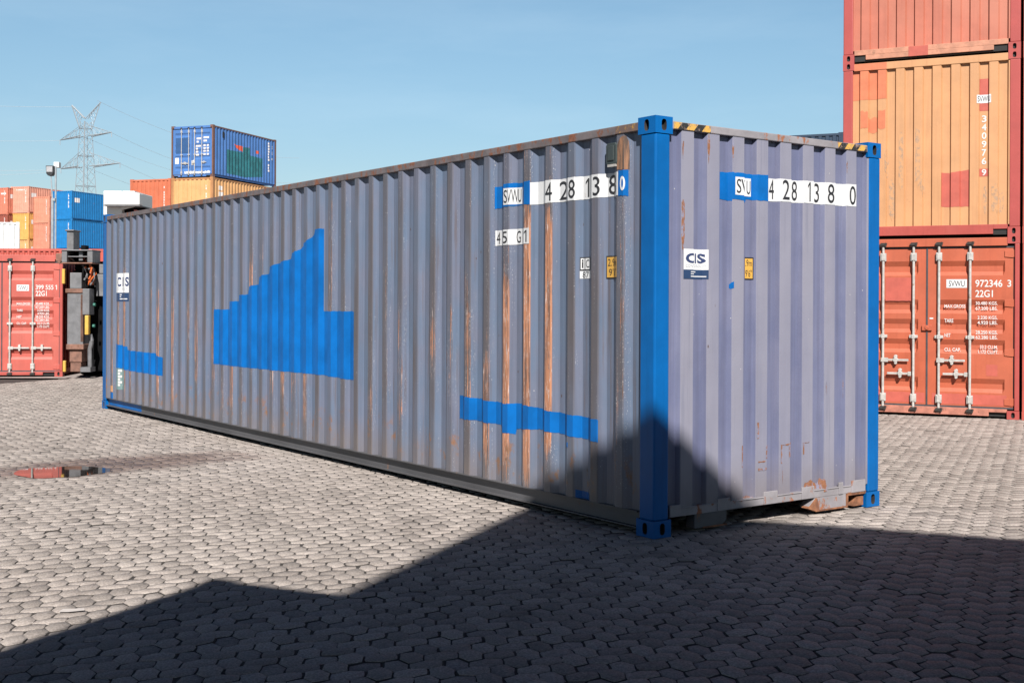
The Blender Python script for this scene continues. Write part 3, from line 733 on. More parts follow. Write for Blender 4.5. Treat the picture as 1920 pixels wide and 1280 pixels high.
# ================================================================== the stack at the right
SX, SY, SR = 4.9024, 17.9193, R(-25)
def at_stack(k, z): return (SX+k*math.cos(SR), SY+k*math.sin(SR), z)
W0 = 2.438; H8 = 2.591; L20 = 6.058
GRP_R = 'red and ochre containers stacked beyond the right end'
def build_stack():
    # bottom: door end towards us
    r = empty('shipping_container', at_stack(0, 0), SR, 'orange red container with white lock rods at the foot of the right stack', 'container', GRP_R)
    mt = dict(post=M['post_red'], cast=[M['post_red'], M['dark'], M['cam']], toprail=M['red'], lowrail=M['red'], roof=M['red'], end=M['red'], header=M['door_red'], sill=M['sill_red'], door=M['door_red'], hinge=M['door_red'])
    frame(r, L20, H8, W0, mt, door=True); side_rails(r, L20, H8, W0, mt); shell(r, L20, H8, W0, mt)
    for s in ('left', 'right'):
        mb = MB(); wall_mesh(mb, Wall(s, Prof(.278, .3, .07, .068, .07, .036), .008), -(L20-.15) if s == 'left' else .15, -.15 if s == 'left' else L20-.15, .166, 2.50); mb.build('side_panel', M['red'], r)
    panel_end(r, L20, H8, W0, mt, Prof(.254, .3, .115, .02, .1, .036), .01, 'back')
    d1, d2 = make_door(r, H8, W0, mt, BANDS, handles=HANDLES)
    fw = Wall('front', Flat(), .045)
    def dw(wall): return wall
    mb = MB(); rect(mb, fw, 1.463, 1.74, 1.850, 1.972, .004, 0); mb.build('number_sticker', M['white_clean'], d2)
    mb = MB(); text(mb, fw, 'SVWU', 1.495, 1.71, 1.868, 1.952, .006); mb.build('lettering', M['black_ink'], d2)
    mb = MB(); bo = .012
    for s, a0, a1, z0, z1 in (('972346', 1.852, 2.209, 1.860, 1.964), ('3', 2.275, 2.325, 1.862, 1.962), ('22G1', 1.853, 2.085, 1.717, 1.818), ('MAX.GROSS', 1.437, 1.721, 1.562, 1.612), ('30.480 KGS.', 1.857, 2.147, 1.608, 1.655), ('67.200 LBS.', 1.857, 2.147, 1.533, 1.582), ('TARE', 1.438, 1.559, 1.353, 1.406), ('2.230 KGS.', 1.883, 2.147, 1.402, 1.452), ('4.920 LBS.', 1.883, 2.147, 1.330, 1.380), ('NET', 1.439, 1.522, 1.145, 1.196), ('28.250 KGS.', 1.859, 2.148, 1.191, 1.242), ('62.280 LBS.', 1.859, 2.148, 1.122, 1.172), ('CU. CAP.', 1.440, 1.662, .939, .991), ('33.2 CU.M.', 1.917, 2.153, .985, 1.035), ('1.172 CU.FT.', 1.893, 2.159, .914, .966)):
        mb = MB(); text(mb, fw, s, a0, a1, z0, z1, .004, 0, .014); mb.build('lettering', M['white_letter'], d2)
    mb = MB(); rect(mb, fw, 2.00, 2.15, .60, .76, .002, 0, .003); mb.build('paint_patch', M['patch_red'], d2); mb = MB(); rect(mb, fw, 1.27, 2.27, .185, .335, .002, 0, .003); mb.build('paint_patch', M['patch_red'], d2)
    mb = MB(); rect(mb, fw, .30, .56, 1.66, 2.0, .002, 0, .002); mb.build('paint_patch', M['patch_red'], d1); mb = MB(); rect(mb, fw, .62, .985, 1.66, 2.0, .002, 0, .002); mb.build('paint_patch', M['patch_red'], d1); mb = MB(); rect(mb, fw, .30, 1.17, .185, .335, .002, 0, .003); mb.build('paint_patch', M['patch_red'], d1)
    mb = MB(); mb.box((1.13, .012, 1.235), (1.27, .045, 1.31)); mb.tube((1.20, .0, 1.275), (1.20, .012, 1.275), .028, 12); mb.build('lock_box', M['door_red'], d2, bevel=.004)
    mb = MB(); rect(mb, fw, 1.235, 1.285, 1.40, 1.42, .004); mb.build('sticker', M['white_clean'], d2)
    # ochre container on level two, blank end with ribs
    r = empty('shipping_container', at_stack(.0, H8), SR, 'ochre yellow container with red posts in the middle of the right stack', 'container', GRP_R)
    pr = Prof(.254, .757, .115, .018, .103, .036)
    mt = dict(post=M['post_red'], cast=[M['post_red'], M['dark'], M['cam']], toprail=M['red'], lowrail=M['red'], roof=M['red'], end=M['yellow_panel'], header=M['yellow_panel'])
    frame(r, L20, H8, W0, mt); side_rails(r, L20, H8, W0, mt); shell(r, L20, H8, W0, mt)
    for s in ('left', 'right'):
        mb = MB(); wall_mesh(mb, Wall(s, Prof(.278, .3, .07, .068, .07, .036), .008), -(L20-.15) if s == 'left' else .15, -.15 if s == 'left' else L20-.15, .166, 2.50); mb.build('side_panel', M['yellow_panel'], r)
    z1 = panel_end(r, L20, H8, W0, mt, pr, .012, 'front', .155, 2.46)
    panel_end(r, L20, H8, W0, mt, pr, .012, 'back')
    yw = Wall('front', pr, .012)
    mb = MB(); mb.box((.162, .008, .02), (2.085, .08, .155)); mb.box((2.085, .010, .09), (W0-.162, .08, .155)); mb.build('bottom_rail', M['red'], r, bevel=.004)
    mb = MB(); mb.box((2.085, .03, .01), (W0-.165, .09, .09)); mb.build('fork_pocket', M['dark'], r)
    mb = MB(); mb.box((.1625, .0015, 2.462), (.625, .004, 2.562)); mb.build('paint_patch', M['patch_orange'], r); mb = MB(); rect(mb, yw, .142, .625, 2.03, 2.458, .0025, 0, .002); mb.build('paint_patch', M['patch_orange'], r); mb = MB(); rect(mb, yw, .255, .36, 1.62, 1.86, .0025, 0, .02); mb.build('paint_patch', M['patch_orange'], r); mb = MB(); rect(mb, yw, .365, .50, 1.54, 1.76, .0025, 0, .02); mb.build('paint_patch', M['patch_orange'], r); mb = MB(); rect(mb, yw, .505, .61, 1.60, 1.86, .0025, 0, .02); mb.build('paint_patch', M['patch_orange'], r)
    mb = MB(); rect(mb, yw, 1.897, 2.018, 1.77, 2.225, .0025); mb.build('paint_patch', M['patch_red'], r); mb = MB(); rect(mb, yw, 1.899, 2.02, .84, .949, .0025); mb.build('paint_patch', M['patch_red'], r); mb = MB(); strip(mb, yw, [(1.388, .915), (1.50, .905), (1.77, .945)], [(1.388, .425), (1.5, .415), (1.77, .42)], .0025, 0, .003); mb.build('paint_patch', M['patch_red'], r)
    mb = MB(); rect(mb, yw, 1.862, 2.051, 1.88, 1.998, .004); mb.build('number_sticker', M['white_clean'], r)
    mb = MB(); text(mb, yw, 'SVWU', 1.875, 2.04, 1.90, 1.98, .006); mb.build('lettering', M['black_ink'], r)
    mb = MB(); vtext(mb, yw, '340976', 1.928, 1.990, 1.705, .985, .0045, 0, .80, .02); text(mb, yw, '9', 1.930, 1.990, .852, .942, .0055, 0, .02); mb.build('lettering', M['white_letter'], r)
    mb = MB()
    for a0, a1, z0, z1 in ((.80, .86, .70, 1.55), (1.03, 1.10, .75, 1.6), (1.10, 1.16, .6, .95), (.66, .74, .25, .85), (.60, .66, .9, 1.3), (1.95, 2.0, .3, .7), (2.06, 2.22, .3, .72)):
        mb = MB(); strip(mb, yw, [(a0, z1-.05), ((a0+a1)/2, z1), (a1, z1-.12)], [(a0, z0+.08), ((a0+a1)/2, z0), (a1, z0+.04)], .0022, 0, .05); mb.build('stain', M['stain_y'], r)
    # salmon container on level three
    r = empty('shipping_container', at_stack(.0, 2*H8), SR, 'faded salmon ribbed container on top of the right stack, cut by the upper edge', 'container', GRP_R)
    mt = dict(mt, end=M['orange_panel'], header=M['orange_panel'])
    frame(r, L20, H8, W0, mt); side_rails(r, L20, H8, W0, mt); shell(r, L20, H8, W0, mt)
    for s in ('left', 'right'):
        mb = MB(); wall_mesh(mb, Wall(s, Prof(.278, .3, .07, .068, .07, .036), .008), -(L20-.15) if s == 'left' else .15, -.15 if s == 'left' else L20-.15, .166, 2.50); mb.build('side_panel', M['orange_panel'], r)
    p3 = Prof(.252, .262, .115, .018, .102, .036)
    panel_end(r, L20, H8, W0, mt, p3, .012, 'front', .175); panel_end(r, L20, H8, W0, mt, p3, .012, 'back')
    mb = MB(); mb.box((.162, .008, .10), (W0-.162, .08, .175)); mb.box((.325, .0085, .03), (2.085, .08, .10)); mb.build('bottom_rail', M['sill_o'], r, bevel=.004)
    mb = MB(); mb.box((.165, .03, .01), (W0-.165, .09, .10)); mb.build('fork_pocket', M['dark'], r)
    mb = MB(); mb.box((.93, .0055, .03), (1.20, .0078, .172)); mb.build('paint_patch', M['patch_red'], r)
M['sill_o'] = plain('scuffed_salmon_rail_paint', (.60, .27, .17), .6, 0, .22, 7, .45, (.35, .18, .12), bump=.25)
build_stack()
# ================================================================== generic containers for the stacks farther off
def generic(L, H, hc_pitch=.278, door=False, sidepitch=.278):
    root = empty('shipping_container', (0, 0, 0))
    T = M['tint']; F = M['tint_frame']
    mt = dict(post=F, cast=F, toprail=F, lowrail=F, roof=T, end=T, header=T, sill=F, door=T, hinge=T, tint=1)
    frame(root, L, H, W0, mt, holes=False, door=door); side_rails(root, L, H, W0, mt); shell(root, L, H, W0, mt)
    k = sidepitch/.278
    for s in ('left', 'right'):
        mb = MB(); wall_mesh(mb, Wall(s, Prof(sidepitch, .3, .07*k, .068*k, .07*k, .036), .008), -(L-.15) if s == 'left' else .15, -.15 if s == 'left' else L-.15, .166, H-.09); o = mb.build('side_panel', T, root); o['tint'] = 1
    pr = Prof(.254, .3, .115, .02, .1, .036)
    if door: make_door(root, H, W0, mt, BANDS, detail=False, handles=[(.59, .95, .72), (1.015, .65, .70), (1.364, 1.2, .72), (1.784, 2.05, .74)])
    else:
        panel_end(root, L, H, W0, mt, pr, .012, 'front', .165)
        mb = MB(); mb.box((.162, .008, .03), (W0-.162, .08, .165)); o = mb.build('bottom_rail', T, root); o['tint'] = 1
    panel_end(root, L, H, W0, mt, pr, .012, 'back')
    return root
def set_color(o, c, fc=None):
    for ch in o.children:
        if ch.get('tint', 0): ch.color = (*(fc if fc and ch.name.split('.')[0] in ('corner_post', 'corner_casting', 'top_rail') else c), 1)
        set_color(ch, c, fc)
PROTO = {}
USED = set()
def far(kind, loc, rz, col, label, group, zscale=1., fc=None, cat='container'):
    args = dict(std=(L20, H8), hc=(L20, 2.896), std40=(12.192, H8), hcfine=(12.192, 2.96), door=(L20, H8))[kind]
    if kind not in PROTO: PROTO[kind] = generic(*args, door=kind == 'door', sidepitch=.139 if kind == 'hcfine' else .278)
    if kind not in USED: o = PROTO[kind]; USED.add(kind); FIRST.append((kind, loc, rz, col, label, group, zscale, fc, cat)); return PLACE(o, *FIRST[-1][1:])
    return PLACE(copy_tree(PROTO[kind]), loc, rz, col, label, group, zscale, fc, cat)
FIRST = []
def PLACE(o, loc, rz, col, label, group, zs, fc, cat):
    o.location = loc; o.rotation_euler = (0, 0, rz); o.scale = (1, 1, zs); tag(o, label, cat, group); set_color(o, col, fc); return o
def px(x, d): return (x-960)/2260.77*d          # frame column to sideways metres at a depth (layout notes)
RED = (.56, .11, .08); SAL = (.74, .30, .20); ORA = (.66, .19, .085); YEL = (.76, .42, .18); BLU = (.006, .20, .52); NAVY = (.022, .045, .085); DKBL = (.075, .20, .50); WHT = (.72, .74, .74)
# slivers of the next columns, right of the stack
for lev, (c, lb, dx) in enumerate(((RED, 'red container just right of the orange red doors, cut by the frame', .0), (RED, 'red container just right of the ochre one, cut by the frame', .0), (RED, 'red container just right of the salmon one, cut by the frame', .0))):
    far('std', at_stack(2.438+.032+dx, H8*lev), SR, c, lb, GRP_R)
# dark stack glimpsed between the middle container and the right stack
a = R(-24); bx, by = px(1576, 43.3), 43.3
for lev in range(3):
    far('std', (bx-2.38*math.cos(a), by-2.38*math.sin(a), H8*lev), a, NAVY, ('dark navy container at the foot of the hidden stack', 'dark navy container in the middle of the hidden stack', 'dark navy container whose top edge shows left of the ochre container')[lev], 'dark stack behind the right stack')
# ---- left: red doors and the long red container behind
def build_left_door():
    ar = R(8); r = empty('shipping_container', (-9.5-2.438*math.cos(ar), 25.5-2.438*math.sin(ar), 0), ar, 'salmon red container with white lock rods and lettering on its door at the left edge', 'container')
    mt = dict(post=M['red'], cast=[M['red'], M['dark'], M['cam']], toprail=M['red'], lowrail=M['red'], roof=M['red'], end=M['red'], header=M['door_red_left'], sill=M['red'], door=M['door_red_left'], hinge=M['door_red_left'])
    frame(r, L20, H8, W0, mt, door=True); side_rails(r, L20, H8, W0, mt); shell(r, L20, H8, W0, mt)
    for s in ('left', 'right'):
        mb = MB(); wall_mesh(mb, Wall(s, Prof(.278, .3, .07, .068, .07, .036), .008), -(L20-.15) if s == 'left' else .15, -.15 if s == 'left' else L20-.15, .166, 2.50); mb.build('side_panel', M['red'], r)
    panel_end(r, L20, H8, W0, mt, Prof(.254, .3, .115, .02, .1, .036), .01, 'back')
    w_ = W0
    d1, d2 = make_door(r, H8, W0, mt, BANDS, zlo=.13, zhi=2.40, handles=[(w_-1.073, w_-.673, .605), (w_-.612, w_-.226, .605)], lock_x=(.59, 1.015, w_-1.073, w_-.612))
    fw = Wall('front', Flat(), .045)
    mb = MB(); rect(mb, fw, w_-.943, w_-.695, 1.806, 1.937, .004); mb.build('number_sticker', M['white_clean'], d2)
    mb = MB(); text(mb, fw, 'SVWU', w_-.915, w_-.72, 1.825, 1.918, .006); mb.build('lettering', M['black_ink'], d2)
    mb = MB()
    for s, a0, a1, z0, z1 in (('399 555', -.560, -.200, 1.835, 1.935), ('1', -.167, -.128, 1.835, 1.935), ('22G1', -.560, -.335, 1.700, 1.812), ('MAX.GROSS', -.942, -.668, 1.508, 1.560), ('30.480 KGS.', -.559, -.278, 1.510, 1.565), ('67.200 LBS.', -.559, -.278, 1.440, 1.492), ('TARE', -.941, -.82, 1.373, 1.421), ('2.230 KGS.', -.525, -.278, 1.372, 1.425), ('4.920 LBS.', -.525, -.278, 1.303, 1.355), ('NET', -.94, -.84, 1.233, 1.286), ('28.250 KGS.', -.559, -.278, 1.235, 1.288), ('62.280 LBS.', -.559, -.278, 1.167, 1.218), ('CU. CAP.', -.94, -.74, 1.098, 1.148), ('33.2 CU.M.', -.525, -.275, 1.100, 1.150), ('1.172 CU.FT.', -.525, -.272, 1.032, 1.083)):
        mb = MB(); text(mb, fw, s, w_+a0, w_+a1, z0, z1, .004, 0, .014); mb.build('lettering', M['white_letter'], d2)
build_left_door()
far('hcfine', (-19.0, 31.9, .02), R(-90), RED, 'long red ribbed container seen broadside just behind the salmon red doors', 'containers of the left stacks').location = (-19.5, 34.3, .04)
# ---- far left stacks
GL = 'containers of the left stacks'
ax = R(-19.5)
def spot(xr, d): # world position of the left front corner of an end whose right corner is at frame column xr, depth d
    return (px(xr, d)-2.438*math.cos(ax), d-2.438*math.sin(ax))
# blue door container on ochre and orange ones
sx, sy = spot(398, 59.8)
top = far('door', (sx, sy, 3*H8), ax, DKBL, 'scuffed blue container with white lock rods on top of the ochre and orange ones', GL, fc=(.20, .10, .075))
och = far('std', (sx, sy, 2*H8), ax, YEL, 'ochre container carrying the scuffed blue one', GL, fc=(.5, .24, .10))
orn = far('std', (sx-2.47*math.cos(ax), sy-2.47*math.sin(ax), 2*H8), ax, (.62, .17, .085), 'orange red container with a white figure 3 beside the ochre one', GL)
for lev in (0, 1):
    for k in (0, 1): far('std', (sx-2.47*k*math.cos(ax), sy-2.47*k*math.sin(ax), lev*H8), ax, (ORA, YEL)[(lev+k) % 2], 'container hidden at the foot of the left stacks', 'hidden foot containers')
rw = Wall('right', Prof(.278, .3, .07, .068, .07, .036), .008); flatd = Wall('front', Flat(), .045); ow = Wall('front', Prof(.254, .3, .115, .02, .1, .036), .012)
mb = MB(); strip(mb, rw, [(1.95, 1.86), (2.15, 1.83), (2.75, 1.84)], [(1.95, 1.82), (2.3, 1.62), (2.75, 1.56)], .003); mb.build('paint_patch', M['patch_vermilion'] if 'patch_vermilion' in M else plain('vermilion_mark', (.75, .11, .05), .5), top); mb = MB(); strip(mb, rw, [(4.0, 1.78), (4.35, 1.77)], [(4.0, 1.62), (4.35, 1.62)], .003); mb.build('paint_patch', M['patch_vermilion'] if 'patch_vermilion' in M else plain('vermilion_mark', (.75, .11, .05), .5), top)
mb = MB(); strip(mb, rw, [(1.3, 1.50), (2.75, 1.52), (2.76, 1.80), (3.4, 1.84), (3.42, 1.45), (4.7, 1.42)], [(1.3, .30), (3., .26), (4.7, .45)], .0022, 0, .02); mb.build('paint_patch', plain('faded_green_mark', (.02, .16, .19), .6, 0, .3, 3, .25, (.07, .2, .42)), top)
mb = MB(); blocks(mb, rw, 5.25, 5.37, 2.35, .75, 11, .004, 0, 5); mb.build('lettering', M['white_letter'], top); mb = MB(); blocks(mb, rw, 5.60, 5.68, 2.2, 1.7, 5, .004, 0, 6); mb.build('lettering', M['white_letter'], top); mb = MB(); blocks(mb, rw, 5.58, 5.72, 1.55, 1.40, 1, .004, 0, 7); mb.build('lettering', M['white_letter'], top)
mb = MB(); rr = random.Random(2)
for a0, a1, z in ((1.46, 1.72, 1.93), (1.86, 2.18, 1.97), (1.46, 1.58, 1.77), (1.86, 2.06, 1.81), (1.42, 1.70, 1.56), (1.86, 1.99, 1.58), (2.05, 2.17, 1.58), (1.42, 1.54, 1.42), (1.86, 1.99, 1.44), (2.05, 2.17, 1.44), (1.42, 1.56, 1.27), (1.86, 1.99, 1.30), (2.05, 2.17, 1.30), (1.42, 1.60, 1.12), (1.86, 1.99, 1.14), (2.05, 2.17, 1.14)): rect(mb, flatd, a0, a1, z-.045, z+.045, .004)
mb.build('lettering', M['white_letter'], top)
mb = MB(); rect(mb, flatd, .20, .42, .70, 1.0, .003, 0, .01); mb.build('paint_patch', M['white_vinyl'], top); mb = MB(); rect(mb, flatd, 1.16, 1.34, .62, .86, .003, 0, .02); mb.build('paint_patch', M['white_vinyl'], top); mb = MB(); rect(mb, flatd, .75, 2.25, .20, .30, .003, 0, .03); mb.build('paint_patch', M['white_vinyl'], top)
mb = MB(); rect(mb, flatd, .24, 1.05, 1.22, 2.0, .0022, 0, .01); mb.build('paint_patch', plain('dark_blue_touch_up', (.03, .10, .26), .5), top)
mb = MB(); mb.box((W0-.02, .85, 2.05), (W0+.006, 1.02, 2.35)); mb.build('ventilator', M['black'], top)
mb = MB(); blocks(mb, Wall('right', Prof(.278, .3, .07, .068, .07, .036), .008), .55, .95, 2.2, 1.0, 4, .004, 0, 9); mb.build('lettering', M['white_letter'], och); mb = MB(); blocks(mb, ow, 2.0, 2.07, 2.2, .6, 12, .004, 0, 8); mb.build('lettering', M['white_letter'], och)
mb = MB(); blocks(mb, ow, 2.0, 2.08, 2.2, .4, 14, .004, 0, 2); mb.build('lettering', M['white_letter'], orn)
mb = MB(); text(mb, ow, '3', .36, .88, 1.08, 1.86, .005, 0, .03); mb.build('lettering', M['white_letter'], orn)
# bright blue pair
zb = 12.63-2*2.896; sx, sy = spot(134, 121)
b1 = far('hc', (sx, sy, zb+2.896), ax, BLU, 'upper of the two bright blue containers left of the white machine', GL)
b2 = far('hc', (sx, sy, zb), ax, BLU, 'lower of the two bright blue containers left of the white machine', GL)
hw = Wall('right', Prof(.278, .3, .07, .068, .07, .036), .008)
for b, s in ((b1, 11), (b2, 12)):
    mb = MB(); blocks(mb, ow, 1.95, 2.06, 2.55, 1.0 if b is b1 else 1.9, 11 if b is b1 else 5, .006, 0, s)
    mb.build('lettering', M['white_letter'], b)
    if b is b1: mb = MB(); rect(mb, hw, .45, 1.15, 1.75, 2.2, .006); mb.build('sticker', M['white_letter'], b)
for k in (1, 2): far('hc', (sx, sy, zb-2.896*k*.98), ax, BLU, 'container hidden at the foot of the left stacks', 'hidden foot containers', .98)
# salmon pair left of them
sx, sy = spot(92, 130); zc = 12.82-2*2.896
c1 = far('hc', (sx, sy, zc+2.896), ax, SAL, 'upper salmon container with a white code, directly left of the bright blue pair', GL)
c2 = far('hc', (sx, sy, zc), ax, (.72, .28, .19), 'lower salmon container with a white code, directly left of the bright blue pair', GL)
for k in (1, 2): far('hc', (sx, sy, zc-2.896*k), ax, SAL, 'container hidden at the foot of the left stacks', 'hidden foot containers')
for c, s in ((c1, 21), (c2, 22)):
    mb = MB(); blocks(mb, ow, 1.98, 2.08, 2.5, .9, 12, .006, 0, s); mb.build('lettering', M['white_letter'], c)
# tall pale salmon column, with the ochre one below
sx, sy = spot(53, 130); ze = 13.9-2.896
d1 = far('hc', (sx, sy, ze), ax, (.76, .36, .26), 'palest salmon container, the topmost in the left stacks, with white letters under its roof', GL)
mb = MB()
for i in range(7): rect(mb, ow, .75+.2*i, .89+.2*i, 2.45, 2.58, .006)
mb.build('lettering', M['white_letter'], d1)
far('hc', (sx, sy, ze-2.896), ax, (.80, .42, .12), 'ochre yellow container below the palest salmon one', GL)
for k in (2, 3): far('hc', (sx, sy, ze-2.896*k), ax, YEL, 'container hidden at the foot of the left stacks', 'hidden foot containers')
sx, sy = spot(13.5, 130)
e1 = far('hc', (sx, sy, ze-.15), ax, (.70, .22, .14), 'orange red container at the left edge of the picture, level with the palest salmon one', GL)
far('hc', (sx, sy, ze-.15-2.896), ax, (.34, .09, .06), 'dark red brown container below the orange red one at the left edge', GL)
mb = MB(); rect(mb, ow, 1.5, 2.2, 2.15, 2.32, .006); mb.build('lettering', M['white_letter'], e1)
# white box end, nearer
aw = R(22); d_ = 60.
far('std', (px(36, d_)-2.438*math.cos(aw), d_-2.438*math.sin(aw), 2.75), aw, WHT, 'white container with a plain end at the left edge above the long red one', GL, 1.06, fc=WHT)
far('std', (px(36, d_)-2.438*math.cos(aw), d_-2.438*math.sin(aw), 0), aw, WHT, 'container hidden at the foot of the left stacks', 'hidden foot containers', 1.06)

# ================================================================== container handler beside the red doors
def handler():
    D = 24.85
    r = empty('container_handler', (px(150, D), D, 0), 0, 'grey and black lifting machine with a rusty mast beside the salmon red doors', 'machine')
    X = lambda p: px(p, D)-px(150, D)
    Z = lambda p: 1.6116+(563.-p)/2260.77*D
    def bx(name, x0, x1, y0, y1, d0, d1, mat, par=None, bevel=.012):
        mb = MB(); mb.box((X(x0), d0, max(0.01, Z(y1))), (X(x1), d1, Z(y0))); return mb.build(name, mat, par or r, bevel=bevel)
    G, K, RU, Y = M['steel_grey'], M['dark_machine'], M['rust_machine'], M['yellow_machine']
    mb = MB(); mb.box((X(118.6), .55, .12), (X(200), 3.6, Z(505))); mb.box((X(119), .6, Z(505)), (X(196), 3.2, Z(488))); body = mb.build('chassis', K, r, bevel=.04)  # black body also fills the shaded gap beside the red doors
    for xx in (X(129), X(170), X(205)):
        mb = MB(); mb.tube((xx-.16, 1.3, .62), (xx+.20, 1.3, .62), .62, 28); t = mb.build('wheel', K, r, bevel=.04)
        mb = MB(); mb.tube((xx-.165, 1.3, .62), (xx+.205, 1.3, .62), .3, 20); mb.build('rim', G, t)
    ms = bx('mast', 126, 156, 541, 648, .0, .42, G)
    bx('mast_cap', 123, 157, 541, 549, -.03, .45, RU, ms); bx('mast_flange', 125.5, 158, 645, 655, -.04, .46, RU, ms)
    bx('inner_mast', 128, 150, 511, 541, .08, .36, G, ms); bx('mast_foot', 130, 153, 655, 679, .02, .38, RU, ms); bx('mast_foot', 131, 151, 679, 697, .04, .36, RU, ms)
    mb = MB()
    for i in range(4): mb.box((X(152+i*1.3), -.02, Z(640)), (X(152.6+i*1.3), .02, Z(552)))
    mb.build('mast_rib', RU, ms)
    post = bx('post', 121, 134, 432, 470, .1, .45, G); bx('post_cap', 119, 135.5, 430, 433, .06, .49, G, post)
    ch = bx('crosshead', 115.5, 174, 468, 470.5, -.05, .5, G); bx('crosshead_plate', 115.5, 174, 492, 494.5, -.05, .5, RU, ch)
    bx('crosshead_plate', 116, 126, 470.5, 492, -.03, .45, G, ch); bx('crosshead_plate', 164, 174, 470.5, 492, -.03, .45, G, ch); bx('crosshead_plate', 126, 164, 480, 482, .0, .1, G, ch)
    bx('crosshead_back', 126, 164, 470.5, 492, .40, .46, K, ch)
    mb = MB(); rr = random.Random(5)
    for i in range(9):
        cx = X(rr.uniform(128, 162)); z0 = Z(rr.uniform(488, 491)); z1 = Z(rr.uniform(472, 478)); mb.path([(cx, .2, z0), (cx+rr.uniform(-.1, .1), .1, (z0+z1)/2), (cx+rr.uniform(-.1, .1), .25, z1)], .02, 6, i % 3)
    mb.box((X(146), .05, Z(488)), (X(153), .3, Z(472)), 2); mb.build('hydraulic_hose', [K, M['red'], G], ch)
    bx('bracket', 104, 116, 475, 490, .0, .3, RU); bx('bracket', 107, 113, 489, 494, .0, .3, RU)
    bx('lifting_eye', 146, 155, 459, 468, .15, .35, K)
    bx('marker_bar', 116, 121.5, 504, 532, -.02, .05, Y); bx('marker_bar', 118.5, 124, 676, 697, -.02, .05, Y); bx('marker_bar', 162, 169, 591, 627, -.1, .02, Y)
    bx('valve_box', 156, 169, 541, 590, -.05, .25, G); bx('side_plate', 170, 187, 513, 555, .3, .36, G); bx('side_plate', 176, 190, 494, 512, .3, .4, G)
    mb = MB(); zc = [(166, 627), (169, 640), (165.5, 655), (166, 688)]; mb.path([(X(a), .1, Z(b)) for a, b in zc], .045, 8); mb.box((X(151), .0, Z(697)), (X(170), .3, Z(688))); mb.build('guide_tube', G, r)
    mb = MB()
    for i in range(14):
        x0 = rr.uniform(152, 172); y0 = rr.uniform(496, 505); p = [(X(x0), .05, Z(y0))]
        for j in range(3): x0 += rr.uniform(-4, 4); y0 += rr.uniform(8, 14); p.append((X(x0), rr.uniform(-.05, .3), Z(y0)))
        mb.path(p, .018, 6, i % 3)
    mb.build('hydraulic_hose', [K, plain('orange_hose', (.6, .13, .03), .5), G], r)
    mb = MB(); mb.tube((X(172), .1, Z(571)), (X(176), .1, Z(571)), .035, 10); mb.tube((X(171), .1, Z(611)), (X(175), .1, Z(611)), .035, 10); mb.build('connector', plain('green_connector', (.03, .20, .15), .6), r)
handler()
# ---- white machine head seen over the far end of the middle container
def white_machine():
    D = 46.; r = empty('white_machine', (px(215, D), D, 0), 0, 'white boxy machine housing with an overhanging hood beside the bright blue containers', 'machine')
    X = lambda p: px(p, D)-px(215, D); Z = lambda p: 1.6116+(563.-p)/2260.77*D; P = M['white_paint']
    mb = MB(); mb.box((X(191), .1, Z(403)), (X(226), 2.4, Z(357))); mb.box((X(226), .1, Z(386)), (X(250), 2.4, Z(357))); mb.build('housing', P, r, bevel=.03)
    mb = MB(); mb.prism([(X(199), Z(385)), (X(266), Z(385)), (X(266), Z(363)), (X(250), Z(361.5)), (X(199), Z(361.5))], 'y', -.35, .1); mb.build('hood', P, r, bevel=.03)
    mb = MB(); mb.box((X(199), -.33, Z(387)), (X(266), 2.2, Z(385.2))); mb.build('hood_edge', M['steel_grey'], r)
    mb = MB(); mb.prism([(X(226), Z(393)), (X(252), Z(387)), (X(226), Z(387))], 'y', -.05, .1); mb.build('gusset', P, r)
    mb = MB(); mb.box((X(227), .4, Z(410)), (X(266), 2.2, Z(387))); mb.build('shaded_gap', M['dark_machine'], r)  # black box painted in for the shaded gap below the hood
    mb = MB(); mb.box((X(251), -.05, Z(410)), (X(255), .2, Z(393))); mb.build('marker_light', M['patch_red'], r)
    mb = MB(); mb.box((X(193), .2, .01), (X(226), 2.2, Z(403))); mb.box((X(240), .5, .01), (X(262), 2.1, Z(410))); mb.build('pedestal', P, r)
white_machine()
# ---- lamp mast
def lamp():
    D = 68.; r = empty('lamp_post', (px(98.5, D), D, 0), 0, 'slim grey floodlight mast with a black square lamp in front of the bright blue containers', 'lamp post')
    X = lambda p: px(p, D)-px(98.5, D); Z = lambda p: 1.6116+(563.-p)/2260.77*D
    mb = MB(); mb.tube((X(97.6), 0, 0), (X(97.6), 0, Z(374)), .075, 12); mb.tube((X(102.2), .1, 0), (X(102.2), .1, Z(312)), .055, 10); mb.tube((X(97.6), 0, Z(374)), (X(94.4), 0, Z(330)), .04, 8); mb.box((X(96.5), -.08, Z(377)), (X(103), .18, Z(372))); mb.build('pole', M['galv'], r)
    mb = MB(); mb.prism([(X(85.5), Z(311)), (X(100), Z(311)), (X(100.5), Z(324)), (X(97), Z(330)), (X(90), Z(330)), (X(86.5), Z(326))], 'y', -.10, .25); h = mb.build('lamp_head', M['black'], r, bevel=.03)
    mb = MB(); mb.box((X(87.3), -.125, Z(323)), (X(98.5), -.10, Z(312.6))); mb.build('lamp_glass', M['glass'], h)
    mb = MB(); mb.box((X(96), .25, Z(313.5)), (X(106), .6, Z(303))); mb.build('control_box', M['white_paint'], r, bevel=.02)
lamp()
